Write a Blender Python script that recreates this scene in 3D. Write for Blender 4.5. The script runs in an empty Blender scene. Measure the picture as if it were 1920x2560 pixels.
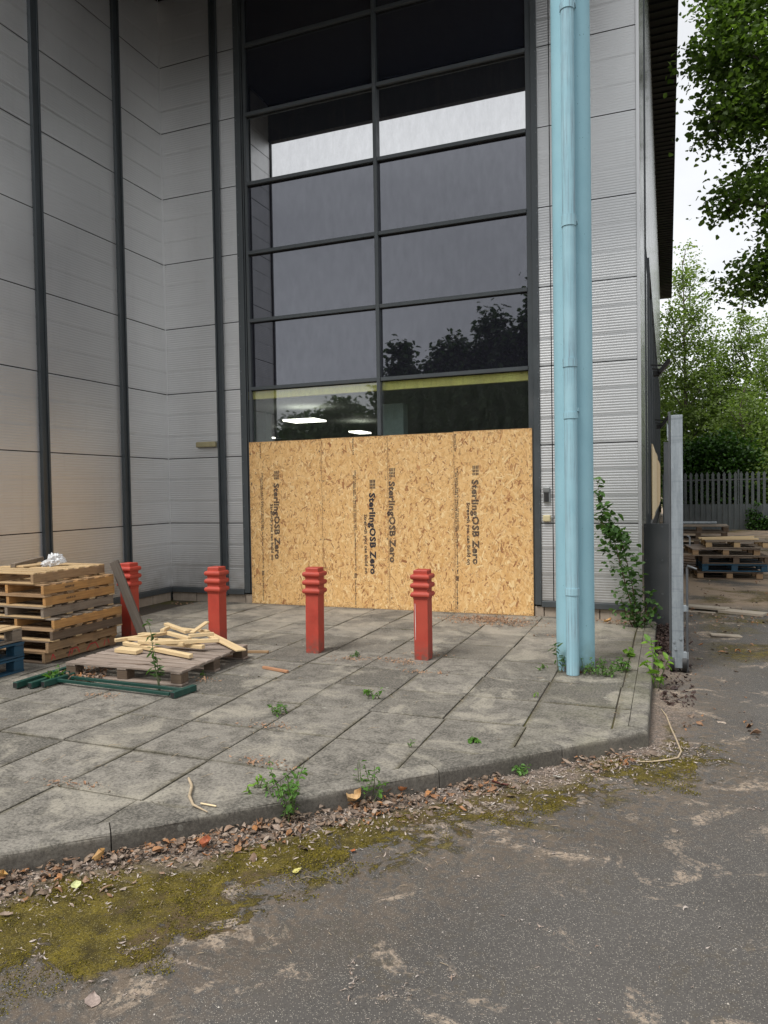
import bpy, bmesh, math, random
import numpy as np
from mathutils import Vector, Matrix, Euler
random.seed(7); rng = np.random.default_rng(11)
C = bpy.context.scene.collection
SC = bpy.context.scene
# ------------------------------------------------------------------ camera, world, sun, exposure
cam = bpy.data.cameras.new("camera"); camo = bpy.data.objects.new("camera", cam); C.objects.link(camo)
cam.sensor_fit = 'HORIZONTAL'; cam.sensor_width = 36.0; cam.lens = 1833.318/1920*36
cam.clip_start = 0.05; cam.clip_end = 2000
yaw, pitch, roll = -0.3692, -0.0282, -0.0163
f = Vector((math.sin(yaw)*math.cos(pitch), math.cos(yaw)*math.cos(pitch), math.sin(pitch)))
r = Vector((math.cos(yaw), -math.sin(yaw), 0)); u = r.cross(f)
r2 = r*math.cos(roll)+u*math.sin(roll); u2 = -r*math.sin(roll)+u*math.cos(roll)
camo.matrix_world = Matrix(((r2.x, u2.x, -f.x, 7.3859), (r2.y, u2.y, -f.y, -9.6467), (r2.z, u2.z, -f.z, 1.6647), (0, 0, 0, 1)))
SC.camera = camo
SC.view_settings.view_transform = 'Standard'; SC.view_settings.look = 'None'
SC.view_settings.exposure = 1.15; SC.view_settings.gamma = 1.0
SC.cycles.max_bounces = 10; SC.cycles.transparent_max_bounces = 12
SUN_EL, SUN_AZ = math.radians(56), math.radians(205)      # azimuth clockwise from +y
wd = bpy.data.worlds.new("World"); SC.world = wd; wd.use_nodes = True
nt = wd.node_tree; nt.nodes.clear()
def wn(t, **k):
    n = nt.nodes.new(t)
    for a, b in k.items(): setattr(n, a, b)
    return n
sky = wn('ShaderNodeTexSky', sky_type='NISHITA', sun_disc=False, sun_elevation=SUN_EL, sun_rotation=SUN_AZ)
hs = wn('ShaderNodeHueSaturation'); hs.inputs['Saturation'].default_value = 0.25
tc = wn('ShaderNodeTexCoord'); mp = wn('ShaderNodeMapping'); mp.inputs['Scale'].default_value = (1, 1, 3)
nz = wn('ShaderNodeTexNoise'); nz.inputs['Scale'].default_value = 1.6; nz.inputs['Detail'].default_value = 5
cr = wn('ShaderNodeValToRGB'); cr.color_ramp.elements[0].position = .3; cr.color_ramp.elements[0].color = (4.3, 4.4, 4.6, 1)
cr.color_ramp.elements[1].position = .7; cr.color_ramp.elements[1].color = (7.4, 7.55, 7.75, 1)
mx = wn('ShaderNodeMix', data_type='RGBA'); mx.inputs['Factor'].default_value = .85
bg = wn('ShaderNodeBackground'); bg.inputs['Strength'].default_value = 0.075
wo = wn('ShaderNodeOutputWorld')
L = nt.links.new
L(sky.outputs[0], hs.inputs['Color']); L(tc.outputs['Generated'], mp.inputs[0]); L(mp.outputs[0], nz.inputs['Vector']); L(nz.outputs['Fac'], cr.inputs[0])
L(hs.outputs[0], mx.inputs[6]); L(cr.outputs[0], mx.inputs[7]); L(mx.outputs[2], bg.inputs['Color']); L(bg.outputs[0], wo.inputs[0])
sl = bpy.data.lights.new("sun", 'SUN'); sl.energy = 1.5; sl.angle = math.radians(22); sl.color = (1, .975, .935)
so = bpy.data.objects.new("sun", sl); C.objects.link(so)
sd = Vector((math.sin(SUN_AZ)*math.cos(SUN_EL), math.cos(SUN_AZ)*math.cos(SUN_EL), math.sin(SUN_EL)))
so.rotation_euler = sd.to_track_quat('Z', 'Y').to_euler(); so.location = (5, -20, 30)

# ------------------------------------------------------------------ material helpers
class NB:
    def __init__(s, name):
        s.m = bpy.data.materials.new(name); s.m.use_nodes = True; s.t = s.m.node_tree; s.t.nodes.clear()
        s.out = s.t.nodes.new('ShaderNodeOutputMaterial'); s.b = s.t.nodes.new('ShaderNodeBsdfPrincipled')
        s.t.links.new(s.b.outputs[0], s.out.inputs[0])
    def n(s, t, **k):
        n = s.t.nodes.new(t)
        for a, b in k.items(): setattr(n, a, b)
        return n
    def l(s, a, b):
        s.t.links.new(a, b)
    def setv(s, inp, v):
        if hasattr(v, 'links') or hasattr(v, 'is_linked'): s.l(v, inp)
        else: inp.default_value = v
    def math(s, op, a, b=0.0, c=None, clamp=False):
        n = s.n('ShaderNodeMath', operation=op, use_clamp=clamp); s.setv(n.inputs[0], a); s.setv(n.inputs[1], b)
        if c is not None: s.setv(n.inputs[2], c)
        return n.outputs[0]
    def mapr(s, v, a, b, c=0.0, d=1.0):
        n = s.n('ShaderNodeMapRange'); s.setv(n.inputs[0], v); n.inputs[1].default_value = a; n.inputs[2].default_value = b
        n.inputs[3].default_value = c; n.inputs[4].default_value = d; return n.outputs[0]
    def noise(s, vec, scale, detail=4, rough=.55, dist=0):
        n = s.n('ShaderNodeTexNoise'); n.inputs['Scale'].default_value = scale; n.inputs['Detail'].default_value = detail
        n.inputs['Roughness'].default_value = rough; n.inputs['Distortion'].default_value = dist
        if vec is not None: s.l(vec, n.inputs['Vector'])
        return n.outputs['Fac']
    def voro(s, vec, scale, out='Distance', feature='F1', rand=1):
        n = s.n('ShaderNodeTexVoronoi', feature=feature); n.inputs['Scale'].default_value = scale; n.inputs['Randomness'].default_value = rand
        s.l(vec, n.inputs['Vector']); return n.outputs[out]
    def ramp(s, v, stops):
        n = s.n('ShaderNodeValToRGB'); e = n.color_ramp.elements
        while len(e) > 1: e.remove(e[-1])
        e[0].position, e[0].color = stops[0][0], (*stops[0][1], 1)
        for p, c in stops[1:]:
            q = e.new(p); q.color = (*c, 1)
        s.setv(n.inputs[0], v); return n.outputs[0]
    def mix(s, fac, a, b, blend='MIX'):
        n = s.n('ShaderNodeMix', data_type='RGBA', blend_type=blend); s.setv(n.inputs[0], fac)
        for i, v in ((6, a), (7, b)):
            if isinstance(v, tuple): n.inputs[i].default_value = (*v, 1) if len(v) == 3 else v
            else: s.l(v, n.inputs[i])
        return n.outputs[2]
    def mapping(s, vec, scale=(1, 1, 1), rot=(0, 0, 0), loc=(0, 0, 0)):
        n = s.n('ShaderNodeMapping'); n.inputs['Scale'].default_value = scale; n.inputs['Rotation'].default_value = rot; n.inputs['Location'].default_value = loc
        s.l(vec, n.inputs[0]); return n.outputs[0]
    def pos(s): return s.n('ShaderNodeNewGeometry').outputs['Position']
    def obj(s): return s.n('ShaderNodeTexCoord').outputs['Object']
    def island(s): return s.n('ShaderNodeNewGeometry').outputs['Random Per Island']
    def attr(s, nm): 
        n = s.n('ShaderNodeAttribute'); n.attribute_name = nm; return n.outputs['Vector']
    def xyz(s, v):
        n = s.n('ShaderNodeSeparateXYZ'); s.l(v, n.inputs[0]); return n.outputs
    def bump(s, h, strength=.3, dist=.01, normal=None):
        n = s.n('ShaderNodeBump'); n.inputs['Strength'].default_value = strength; n.inputs['Distance'].default_value = dist
        s.l(h, n.inputs['Height'])
        if normal is not None: s.l(normal, n.inputs['Normal'])
        s.l(n.outputs[0], s.b.inputs['Normal']); return n.outputs[0]
    def set(s, **k):
        for a, v in k.items():
            a = {'col': 'Base Color', 'rough': 'Roughness', 'metal': 'Metallic', 'spec': 'Specular IOR Level', 'alpha': 'Alpha'}.get(a, a)
            i = s.b.inputs[a]
            if isinstance(v, tuple): i.default_value = (*v, 1) if len(v) == 3 else v
            else: s.setv(i, v)
        return s

def paint(name, col, rough=.45, metal=0., var=.12, dirt=(.12, .1, .08), dirt_amt=.25, bump=.05, scale=3.):
    n = NB(name); p = n.pos()
    a = n.noise(p, scale, 6, .6); st = n.noise(n.mapping(p, (18, 18, 1.2)), 1.0, 4, .6)
    c = n.mix(n.mapr(a, .3, .7, 0, 1), tuple(x*(1-var) for x in col), tuple(min(1, x*(1+var)) for x in col))
    c = n.mix(n.math('MULTIPLY', n.mapr(st, .5, .75, 0, dirt_amt), n.mapr(a, .35, .6)), c, dirt)
    sp = n.noise(p, 90, 2); c = n.mix(n.mapr(sp, .68, .76, 0, .5), c, dirt)
    n.set(col=c, rough=n.mapr(a, .3, .7, rough-.07, rough+.1), metal=metal)
    n.bump(n.noise(p, 60, 4), bump, .002)
    return n.m

def wood(name, cols, rough=.75, grain_dark=.55, stain=.35, stain_col=(.07, .055, .045)):
    n = NB(name); g = n.attr('gv'); isl = n.island()
    gm = n.mapping(g, (1.6, 30, 30))
    gr = n.noise(gm, 1.6, 6, .65, .6)
    base = n.ramp(isl, [(i/(len(cols)-1) if len(cols) > 1 else 0, c) for i, c in enumerate(cols)])
    c = n.mix(n.mapr(gr, .35, .68, 0, grain_dark), base, n.mix(1., base, (.42, .33, .25), 'MULTIPLY'))
    kn = n.voro(n.mapping(g, (2.2, 9, 9)), 1.0); c = n.mix(n.mapr(kn, .05, .12, .8, 0), c, (.07, .035, .015))
    sn = n.noise(g, 4.5, 5, .6); c = n.mix(n.mapr(sn, .52, .72, 0, stain), c, stain_col)
    n.set(col=c, rough=rough); n.bump(gr, .5, .004)
    return n.m

def leafmat(name, cols, trans=.35, rough=.5):
    n = NB(name); isl = n.island()
    c = n.ramp(isl, [(i/(len(cols)-1), c) for i, c in enumerate(cols)])
    n.set(col=c, rough=rough)
    n.b.inputs['Specular IOR Level'].default_value = .35
    tr = n.n('ShaderNodeBsdfTranslucent'); n.l(n.mix(1., c, (1.3, 1.5, .55), 'MULTIPLY'), tr.inputs['Color'])
    ms = n.n('ShaderNodeMixShader'); ms.inputs[0].default_value = trans
    n.l(n.b.outputs[0], ms.inputs[1]); n.l(tr.outputs[0], ms.inputs[2]); n.l(ms.outputs[0], n.out.inputs[0])
    return n.m

MT = {}
# silver cladding
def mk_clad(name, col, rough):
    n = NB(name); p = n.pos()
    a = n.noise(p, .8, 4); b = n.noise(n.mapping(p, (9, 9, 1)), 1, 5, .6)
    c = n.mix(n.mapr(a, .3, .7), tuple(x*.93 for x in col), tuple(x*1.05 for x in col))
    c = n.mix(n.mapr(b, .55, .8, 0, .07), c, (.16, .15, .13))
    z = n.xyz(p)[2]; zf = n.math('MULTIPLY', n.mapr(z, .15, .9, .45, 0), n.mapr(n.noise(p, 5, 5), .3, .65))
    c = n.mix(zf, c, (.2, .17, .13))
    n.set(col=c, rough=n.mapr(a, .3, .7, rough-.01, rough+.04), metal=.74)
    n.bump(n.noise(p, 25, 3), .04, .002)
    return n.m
MT['clad'] = mk_clad('silver_cladding', (.68, .68, .675), .39)
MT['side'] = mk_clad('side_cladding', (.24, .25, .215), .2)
MT['frame'] = paint('grey_frame_paint', (.075, .085, .09), .4, .25, .1, (.11, .1, .09), .35)
MT['post'] = paint('grey_post_paint', (.06, .07, .076), .38, .3, .1, (.1, .09, .08), .3)
MT['dark'] = paint('dark_soffit', (.012, .012, .016), .6)
MT['soffit'] = paint('soffit_grey', (.022, .02, .03), .6)
MT['gap'] = paint('joint_black', (.008, .008, .008), .9, bump=0)
MT['red'] = paint('red_bollard_paint', (.40, .065, .042), .42, 0, .12, (.16, .03, .02), .3, .12, 5)
def mk_red():
    n = NB('red_bollard_paint_worn'); p = n.pos(); a = n.noise(p, 7, 6, .65)
    c = n.mix(n.mapr(a, .3, .7), (.33, .036, .022), (.45, .052, .030)); c = n.mix(n.mapr(n.noise(p, 2, 3), .4, .65, 0, .4), c, (.45, .08, .045))
    c = n.mix(n.mapr(n.noise(p, 55, 4, .7), .63, .68, 0, .8), c, (.12, .07, .05))
    z = n.xyz(p)[2]; c = n.mix(n.math('MULTIPLY', n.mapr(z, 0, .2, .9, 0), n.mapr(n.noise(p, 25, 5), .35, .6)), c, (.13, .08, .06))
    n.set(col=c, rough=n.mapr(a, .3, .7, .5, .7)); n.bump(n.noise(p, 40, 5), .25, .003); return n.m
MT['red'] = mk_red()
MT['blue'] = None
def mk_blue():
    n = NB('blue_column_paint'); p = n.pos()
    a = n.noise(p, 2.2, 6, .6); c = n.mix(n.mapr(a, .3, .7), (.25, .45, .525), (.30, .51, .58))
    st = n.noise(n.mapping(p, (24, 24, .9)), 1, 6, .7); m = n.math('MULTIPLY', n.mapr(st, .52, .68, 0, 1), n.mapr(n.noise(p, 1.3, 3), .45, .6))
    c = n.mix(n.math('MULTIPLY', m, .3), c, (.2, .3, .34))
    sp = n.noise(p, 45, 2); c = n.mix(n.mapr(sp, .72, .76, 0, .8), c, (.05, .07, .08))
    z = n.xyz(p)[2]; c = n.mix(n.math('MULTIPLY', n.mapr(z, 0, .35, .55, 0), n.mapr(n.noise(p, 9, 5), .35, .6)), c, (.12, .14, .1))
    c = n.mix(n.math('MULTIPLY', n.mapr(z, 0, .09, 1, 0), n.mapr(n.noise(p, 22, 5), .42, .52)), c, (.14, .06, .03))
    n.set(col=c, rough=.65, spec=.25); n.bump(n.noise(p, 14, 5), .12, .004); return n.m
MT['blue'] = mk_blue()
def mk_pipe():
    n = NB('weathered_pipe_paint'); p = n.pos()
    a = n.noise(p, 3, 6, .6); c = n.mix(n.mapr(a, .3, .7), (.26, .45, .52), (.33, .52, .585))
    st = n.noise(n.mapping(p, (60, 60, 1.5)), 1, 6, .75)
    m = n.math('MULTIPLY', n.mapr(st, .47, .6, 0, 1), n.mapr(n.noise(n.mapping(p, (1, 1, .9)), 1.5, 3), .42, .58))
    c = n.mix(n.math('MULTIPLY', m, .7), c, (.19, .25, .30))
    n.set(col=c, rough=.7, spec=.2); n.bump(st, .2, .002); return n.m
MT['pipe'] = mk_pipe()
def mk_galv():
    n = NB('galvanised_steel'); p = n.pos()
    a = n.voro(p, 38, 'Color'); b = n.noise(n.mapping(p, (20, 20, 2)), 1, 6, .65)
    c = n.mix(n.mapr(b, .3, .7), (.17, .195, .215), (.36, .395, .42)); c = n.mix(n.math('MULTIPLY', n.xyz(a)[0], .25), c, (.4, .44, .47))
    z = n.noise(n.mapping(p, (1, 1, 22)), 1, 3); c = n.mix(n.mapr(z, .56, .7, 0, .5), c, (.13, .15, .17))
    n.set(col=c, rough=.5, metal=.35); return n.m
MT['galv'] = mk_galv()
MT['sheet'] = paint('dark_sheet_steel', (.062, .067, .07), .5, .3)
MT['rustgrey'] = paint('grey_steel', (.1, .105, .11), .5, .4)
MT['palisade'] = paint('palisade_galvanised', (.085, .098, .10), .6, .2, .2)
MT['green'] = paint('dark_green_paint', (.01, .055, .042), .4, .1, .15, (.1, .1, .08), .35)
MT['black'] = paint('black_rubber', (.015, .015, .015), .6)
MT['yellow'] = paint('yellow_beam_paint', (.97, .86, .28), .5)
MT['palecol'] = paint('pale_interior_paint', (.42, .55, .52), .6)
MT['interior'] = paint('interior_paint', (.2, .22, .2), .8)
MT['plinthc'] = paint('plinth_block', (.34, .28, .22), .9, 0, .2, (.1, .09, .07), .4, .5, 8)
MT['beige'] = paint('beige_plastic', (.58, .5, .3), .5)
MT['greyplastic'] = paint('grey_plastic', (.25, .26, .26), .5)
MT['lampglass'] = paint('old_lamp_lens', (.34, .3, .17), .3)
MT['ink'] = paint('printing_ink', (.02, .02, .025), .8, bump=0)
MT['redink'] = paint('red_spray', (.55, .04, .05), .7, bump=0)
MT['white'] = paint('white_plastic', (.7, .7, .68), .4)
def mk_ink(name, on):
    n = NB(name); p = n.pos(); x = n.xyz(p)[0]
    s = n.math('FRACT', n.math('MULTIPLY', x, 1/.0165)); k = n.math('LESS_THAN', s, on)
    k = n.math('MULTIPLY', k, n.math('GREATER_THAN', n.noise(p, 60, 3), .36))
    tr = n.n('ShaderNodeBsdfTransparent'); ms = n.n('ShaderNodeMixShader'); n.l(k, ms.inputs[0]); n.l(tr.outputs[0], ms.inputs[1]); n.l(n.b.outputs[0], ms.inputs[2])
    n.l(ms.outputs[0], n.out.inputs[0]); n.set(col=(.02, .02, .03), rough=.85); return n.m
MT['inkfull'] = mk_ink('ink_full', .97); MT['inkbroken'] = mk_ink('ink_broken', .8)
# glass
def mk_glass(name, refl, tint, trans, dirtcol, dirt=.25, bumps=.02, refl_col=(1, 1, 1)):
    n = NB(name); p = n.pos()
    st = n.noise(n.mapping(p, (9, 1, 3.0)), 1.2, 8, .75); fine = n.noise(n.mapping(p, (70, 1, 22)), 1, 4, .7)
    gl = n.n('ShaderNodeBsdfGlossy'); gl.inputs['Color'].default_value = (*refl_col, 1); gl.inputs['Roughness'].default_value = .012
    if trans: base = n.n('ShaderNodeBsdfTransparent'); base.inputs['Color'].default_value = (*tint, 1); bo = base.outputs[0]
    else: n.set(col=tint, rough=.6, spec=0.0); bo = n.b.outputs[0]
    df = n.n('ShaderNodeBsdfDiffuse'); df.inputs['Color'].default_value = (*dirtcol, 1)
    fr = n.n('ShaderNodeFresnel'); fr.inputs['IOR'].default_value = 1.45
    fac = n.math('ADD', refl, n.math('MULTIPLY', fr.outputs[0], .5), clamp=True)
    fac = n.math('MULTIPLY', fac, n.mapr(st, .25, .75, .84, 1.12), clamp=True)
    ms = n.n('ShaderNodeMixShader'); n.l(fac, ms.inputs[0]); n.l(bo, ms.inputs[1]); n.l(gl.outputs[0], ms.inputs[2])
    m2 = n.n('ShaderNodeMixShader'); n.l(n.math('MULTIPLY', n.mapr(st, .35, .75, dirt*.25, dirt), n.mapr(fine, .35, .65, .5, 1.2)), m2.inputs[0]); n.l(ms.outputs[0], m2.inputs[1]); n.l(df.outputs[0], m2.inputs[2])
    n.l(m2.outputs[0], n.out.inputs[0])
    bp = n.n('ShaderNodeBump'); bp.inputs['Strength'].default_value = bumps; bp.inputs['Distance'].default_value = .01
    n.l(n.noise(p, .9, 2), bp.inputs['Height']); n.l(bp.outputs[0], gl.inputs['Normal'])
    return n.m
MT['vision'] = mk_glass('vision_glass', .09, (.98, 1, .99), True, (.3, .33, .3), .07)
MT['coated'] = mk_glass('coated_glass', .58, (.012, .014, .018), False, (.3, .33, .35), .06, .01)
MT['spandrel'] = mk_glass('spandrel_glass', .135, (.010, .010, .015), False, (.22, .22, .25), .05, .01, (.90, .92, 1))
MT['upper'] = mk_glass('upper_glass', .2, (.008, .010, .016), False, (.12, .13, .15), .1, .05)
MT['darkwin'] = mk_glass('side_window_glass', .25, (.01, .012, .012), False, (.1, .1, .1), .1)
n = NB('ceiling_light'); em = n.n('ShaderNodeEmission'); em.inputs[0].default_value = (1, .97, .85, 1); em.inputs[1].default_value = 1.8; n.l(em.outputs[0], n.out.inputs[0]); MT['lamp'] = n.m
# woods
MT['w_fresh'] = wood('fresh_softwood', [(.74, .57, .33), (.82, .67, .42), (.68, .50, .27)], .65, .3, .08, (.4, .27, .12))
MT['w_tan'] = wood('tan_pallet_wood', [(.36, .23, .12), (.45, .27, .12), (.31, .21, .12)], .75, .6, .45)
MT['w_amber'] = wood('amber_pallet_wood', [(.43, .23, .075), (.48, .26, .09)], .75, .6, .35)
MT['w_grey'] = wood('weathered_pallet_wood', [(.27, .22, .17), (.33, .27, .2), (.22, .18, .14)], .85, .6, .45)
MT['w_pale'] = wood('pale_pallet_wood', [(.56, .40, .21), (.63, .45, .24), (.48, .34, .18)], .75, .5, .3)
MT['w_pink'] = wood('bleached_pallet_wood', [(.30, .245, .21), (.42, .35, .30), (.24, .2, .17), (.37, .30, .25)], .85, .7, .45)
MT['w_dark'] = wood('dark_plank_wood', [(.11, .1, .09), (.14, .12, .1)], .85, .6, .4)
MT['w_blue'] = wood('blue_painted_wood', [(.012, .075, .13), (.015, .09, .16), (.01, .055, .1)], .7, .5, .4)
MT['w_old'] = wood('old_pallet_wood', [(.15, .10, .065), (.21, .14, .09), (.11, .08, .055)], .85, .6, .4)
MT['w_redbrown'] = wood('red_brown_batten', [(.42, .2, .11), (.46, .24, .13)], .8, .4, .2)
MT['w_board'] = wood('old_scaffold_board', [(.34, .3, .24), (.4, .35, .28)], .85, .5, .4)
# leaves
MT['lf_big'] = leafmat('maple_leaves', [(.07, .115, .033), (.11, .175, .045), (.16, .24, .06), (.06, .10, .03), (.22, .31, .085)], .48)
MT['lf_pop'] = leafmat('poplar_leaves', [(.13, .18, .055), (.19, .255, .085), (.25, .32, .12), (.11, .16, .05), (.21, .28, .095)], .5)
MT['lf_ivy'] = leafmat('ivy_leaves', [(.012, .035, .008), (.03, .075, .012), (.06, .14, .02), (.015, .04, .01)], .25)
MT['lf_dark'] = leafmat('deep_green_leaves', [(.02, .045, .015), (.035, .07, .02), (.045, .09, .025)], .3)  # darker leaf greens for the trees behind the camera
MT['lf_weed'] = leafmat('weed_leaves', [(.07, .15, .03), (.1, .22, .04), (.13, .27, .05)], .35)
MT['lf_shrub'] = leafmat('shrub_leaves', [(.04, .09, .022), (.06, .13, .03), (.085, .17, .04), (.05, .1, .03)], .3)
MT['lf_lime'] = leafmat('lime_leaves', [(.16, .3, .04), (.22, .38, .05), (.12, .24, .04)], .4)
MT['stem'] = paint('green_stem', (.1, .12, .05), .7, bump=0)
MT['stembr'] = paint('brown_stem', (.12, .07, .04), .8, bump=0)
MT['bark'] = paint('grey_bark', (.13, .11, .085), .9, 0, .3, (.05, .04, .03), .4, .6, 6)
MT['twig'] = paint('pale_twig', (.42, .33, .22), .85, 0, .25, bump=.1, scale=20)
def mk_litter(name, cols):
    n = NB(name); isl = n.island(); c = n.ramp(isl, [(i/(len(cols)-1), c) for i, c in enumerate(cols)])
    c = n.mix(n.mapr(n.noise(n.pos(), 70, 4), .4, .7, 0, .6), c, n.mix(1., c, (.45, .4, .38), 'MULTIPLY'))
    n.set(col=c, rough=.7); return n.m
MT['litter'] = mk_litter('dead_leaves', [(.13, .09, .065), (.2, .14, .10), (.26, .13, .06), (.34, .26, .2), (.1, .07, .05), (.24, .17, .12), (.42, .34, .27), (.17, .115, .08), (.44, .20, .07), (.10, .075, .06), (.3, .21, .14), (.15, .11, .08), (.36, .16, .06)])
MT['chips'] = mk_litter('bark_chips', [(.35, .27, .22), (.44, .36, .3), (.52, .45, .4), (.28, .2, .15), (.6, .55, .5)])
MT['sawdust'] = mk_litter('sawdust_chips', [(.38, .22, .13), (.45, .28, .17), (.3, .16, .09), (.5, .33, .2)])
MT['darklitter'] = mk_litter('dark_dead_leaves', [(.05, .03, .025), (.08, .045, .035), (.035, .02, .02), (.1, .06, .045)])

# ------------------------------------------------------------------ ground materials
KD = 11.6   # kerb line: x - y = KD (diagonal), x = 7.25 (straight)
def mk_asphalt():
    n = NB('asphalt'); p = n.pos(); x, y, z = n.xyz(p)
    d1 = n.math('MULTIPLY', n.math('SUBTRACT', n.math('SUBTRACT', x, y), KD), .7071); d2 = n.math('SUBTRACT', x, 7.25)
    d = n.math('MAXIMUM', d1, d2)
    big = n.noise(p, .9, 5); med = n.noise(p, 4, 6, .6, .3); fine = n.noise(p, 22, 5, .65)
    c = n.mix(n.mapr(big, .3, .7), (.074, .068, .062), (.100, .092, .084))
    # aggregate speckle
    v = n.n('ShaderNodeTexVoronoi'); v.inputs['Scale'].default_value = 170; n.l(p, v.inputs['Vector'])
    vr = n.xyz(v.outputs['Color'])[0]
    st = n.math('MULTIPLY', n.mapr(v.outputs['Distance'], .28, .4, 1, 0), n.mapr(vr, .6, .7))
    c = n.mix(n.math('MULTIPLY', st, .6), c, n.mix(n.xyz(v.outputs['Color'])[1], (.3, .27, .22), (.55, .5, .42)))
    dk = n.math('MULTIPLY', n.mapr(v.outputs['Distance'], .3, .5, 1, 0), n.mapr(vr, .3, .2))
    c = n.mix(n.math('MULTIPLY', dk, .5), c, (.025, .023, .022))
    # brown dust / dirt zone hugging the kerb
    wob = n.math('ADD', n.math('MULTIPLY', n.math('SUBTRACT', n.noise(p, 1.6, 5, .6), .5), 1.6), n.math('MULTIPLY', n.math('SUBTRACT', fine, .5), .25))
    W = n.math('MAXIMUM', n.math('MINIMUM', n.mapr(x, 5.2, 6.4, 1.05, .56), 1.0), .0)
    W = n.math('MULTIPLY', W, n.mapr(y, -3.6, -4.6, .25, 1))
    dd = n.math('ADD', d, n.math('MULTIPLY', wob, .5))
    brown = n.math('MULTIPLY', n.math('SUBTRACT', 1, n.mapr(n.math('SUBTRACT', dd, W), .15, .75)), n.mapr(fine, .42, .58))
    c = n.mix(n.math('MULTIPLY', brown, .6), c, n.mix(n.mapr(med, .3, .7), (.095, .07, .048), (.19, .14, .095)))
    dusty = n.math('MULTIPLY', n.mapr(n.noise(p, 2.6, 6, .7, 1.0), .56, .64), n.mapr(n.noise(p, 45, 5, .8), .45, .52))
    c = n.mix(n.math('MULTIPLY', dusty, .75), c, n.mix(n.noise(p, 80, 3), (.26, .19, .13), (.55, .45, .35)))
    bl = n.math('MULTIPLY', n.mapr(n.noise(p, 1.3, 6, .7, 1.2), .49, .6), n.mapr(fine, .5, .4))
    c = n.mix(n.math('MULTIPLY', bl, .3), c, (.1, .075, .04))
    # near kerb: crumbly pale debris
    nk = n.math('MULTIPLY', n.math('SUBTRACT', 1, n.mapr(dd, .12, .38)), n.mapr(n.noise(p, 55, 4, .7), .4, .6))
    c = n.mix(n.math('MULTIPLY', nk, .8), c, n.mix(n.mapr(n.noise(p, 90, 2), .35, .65), (.12, .085, .065), (.4, .31, .25)))
    # moss
    g1 = n.math('ADD', n.math('SUBTRACT', W, dd), -.02)
    inner = n.mapr(dd, .12, .26)
    brk = n.math('ADD', n.math('MULTIPLY', n.math('SUBTRACT', n.noise(p, 3.6, 8, .75, .8), .5), 4.2), n.math('MULTIPLY', n.math('SUBTRACT', fine, .5), .6))
    mo = n.math('MULTIPLY', n.mapr(n.math('ADD', n.math('MULTIPLY', g1, 1.3), n.math('ADD', brk, -.12)), 0, .13), inner)
    mo = n.math('MULTIPLY', mo, n.mapr(g1, -.12, .04))
    # moss in the yard beyond the gate
    yz = n.math('MULTIPLY', n.mapr(y, -1.9, -1.2), n.mapr(n.noise(p, .75, 5, .6, .5), .5, .6))
    yz = n.math('MULTIPLY', yz, n.mapr(fine, .38, .52)); yz = n.math('MULTIPLY', yz, n.mapr(x, 7.7, 8.0))
    mo = n.math('MAXIMUM', mo, n.math('MULTIPLY', yz, .9))
    mn = n.noise(p, 130, 4, .7); mb = n.noise(p, 9, 4)
    mc = n.mix(n.mapr(mb, .35, .62), (.065, .048, .008), (.19, .145, .016)); mc = n.mix(n.mapr(mn, .38, .6, .75, 0), mc, (.028, .022, .005))
    mc = n.mix(n.math('MULTIPLY', st, .5), mc, (.4, .34, .15))
    # yard sand
    sa = n.math('MULTIPLY', n.mapr(y, 1.9, 2.6), n.mapr(n.noise(p, .55, 5, .6, .4), .62, .5))
    c = n.mix(n.math('MULTIPLY', sa, .85), c, n.mix(fine, (.26, .19, .125), (.36, .27, .19)))
    mc = n.mix(n.math('MULTIPLY', n.mapr(n.noise(p, 2.6, 6, .7, .5), .52, .64), n.mapr(fine, .4, .55)), mc, (.11, .075, .04))
    c = n.mix(mo, c, mc)
    n.set(col=c, rough=n.mapr(med, .3, .7, .78, .95), spec=.3)
    h = n.math('ADD', n.math('MULTIPLY', n.mapr(v.outputs['Distance'], 0, .5, 1, 0), .35), n.math('MULTIPLY', n.math('ADD', mn, n.math('MULTIPLY', mb, 2)), n.math('MULTIPLY', mo, 2.2)))
    h = n.math('ADD', h, n.math('MULTIPLY', fine, .8))
    n.bump(h, .75, .006)
    return n.m
MT['asphalt'] = mk_asphalt()
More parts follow.
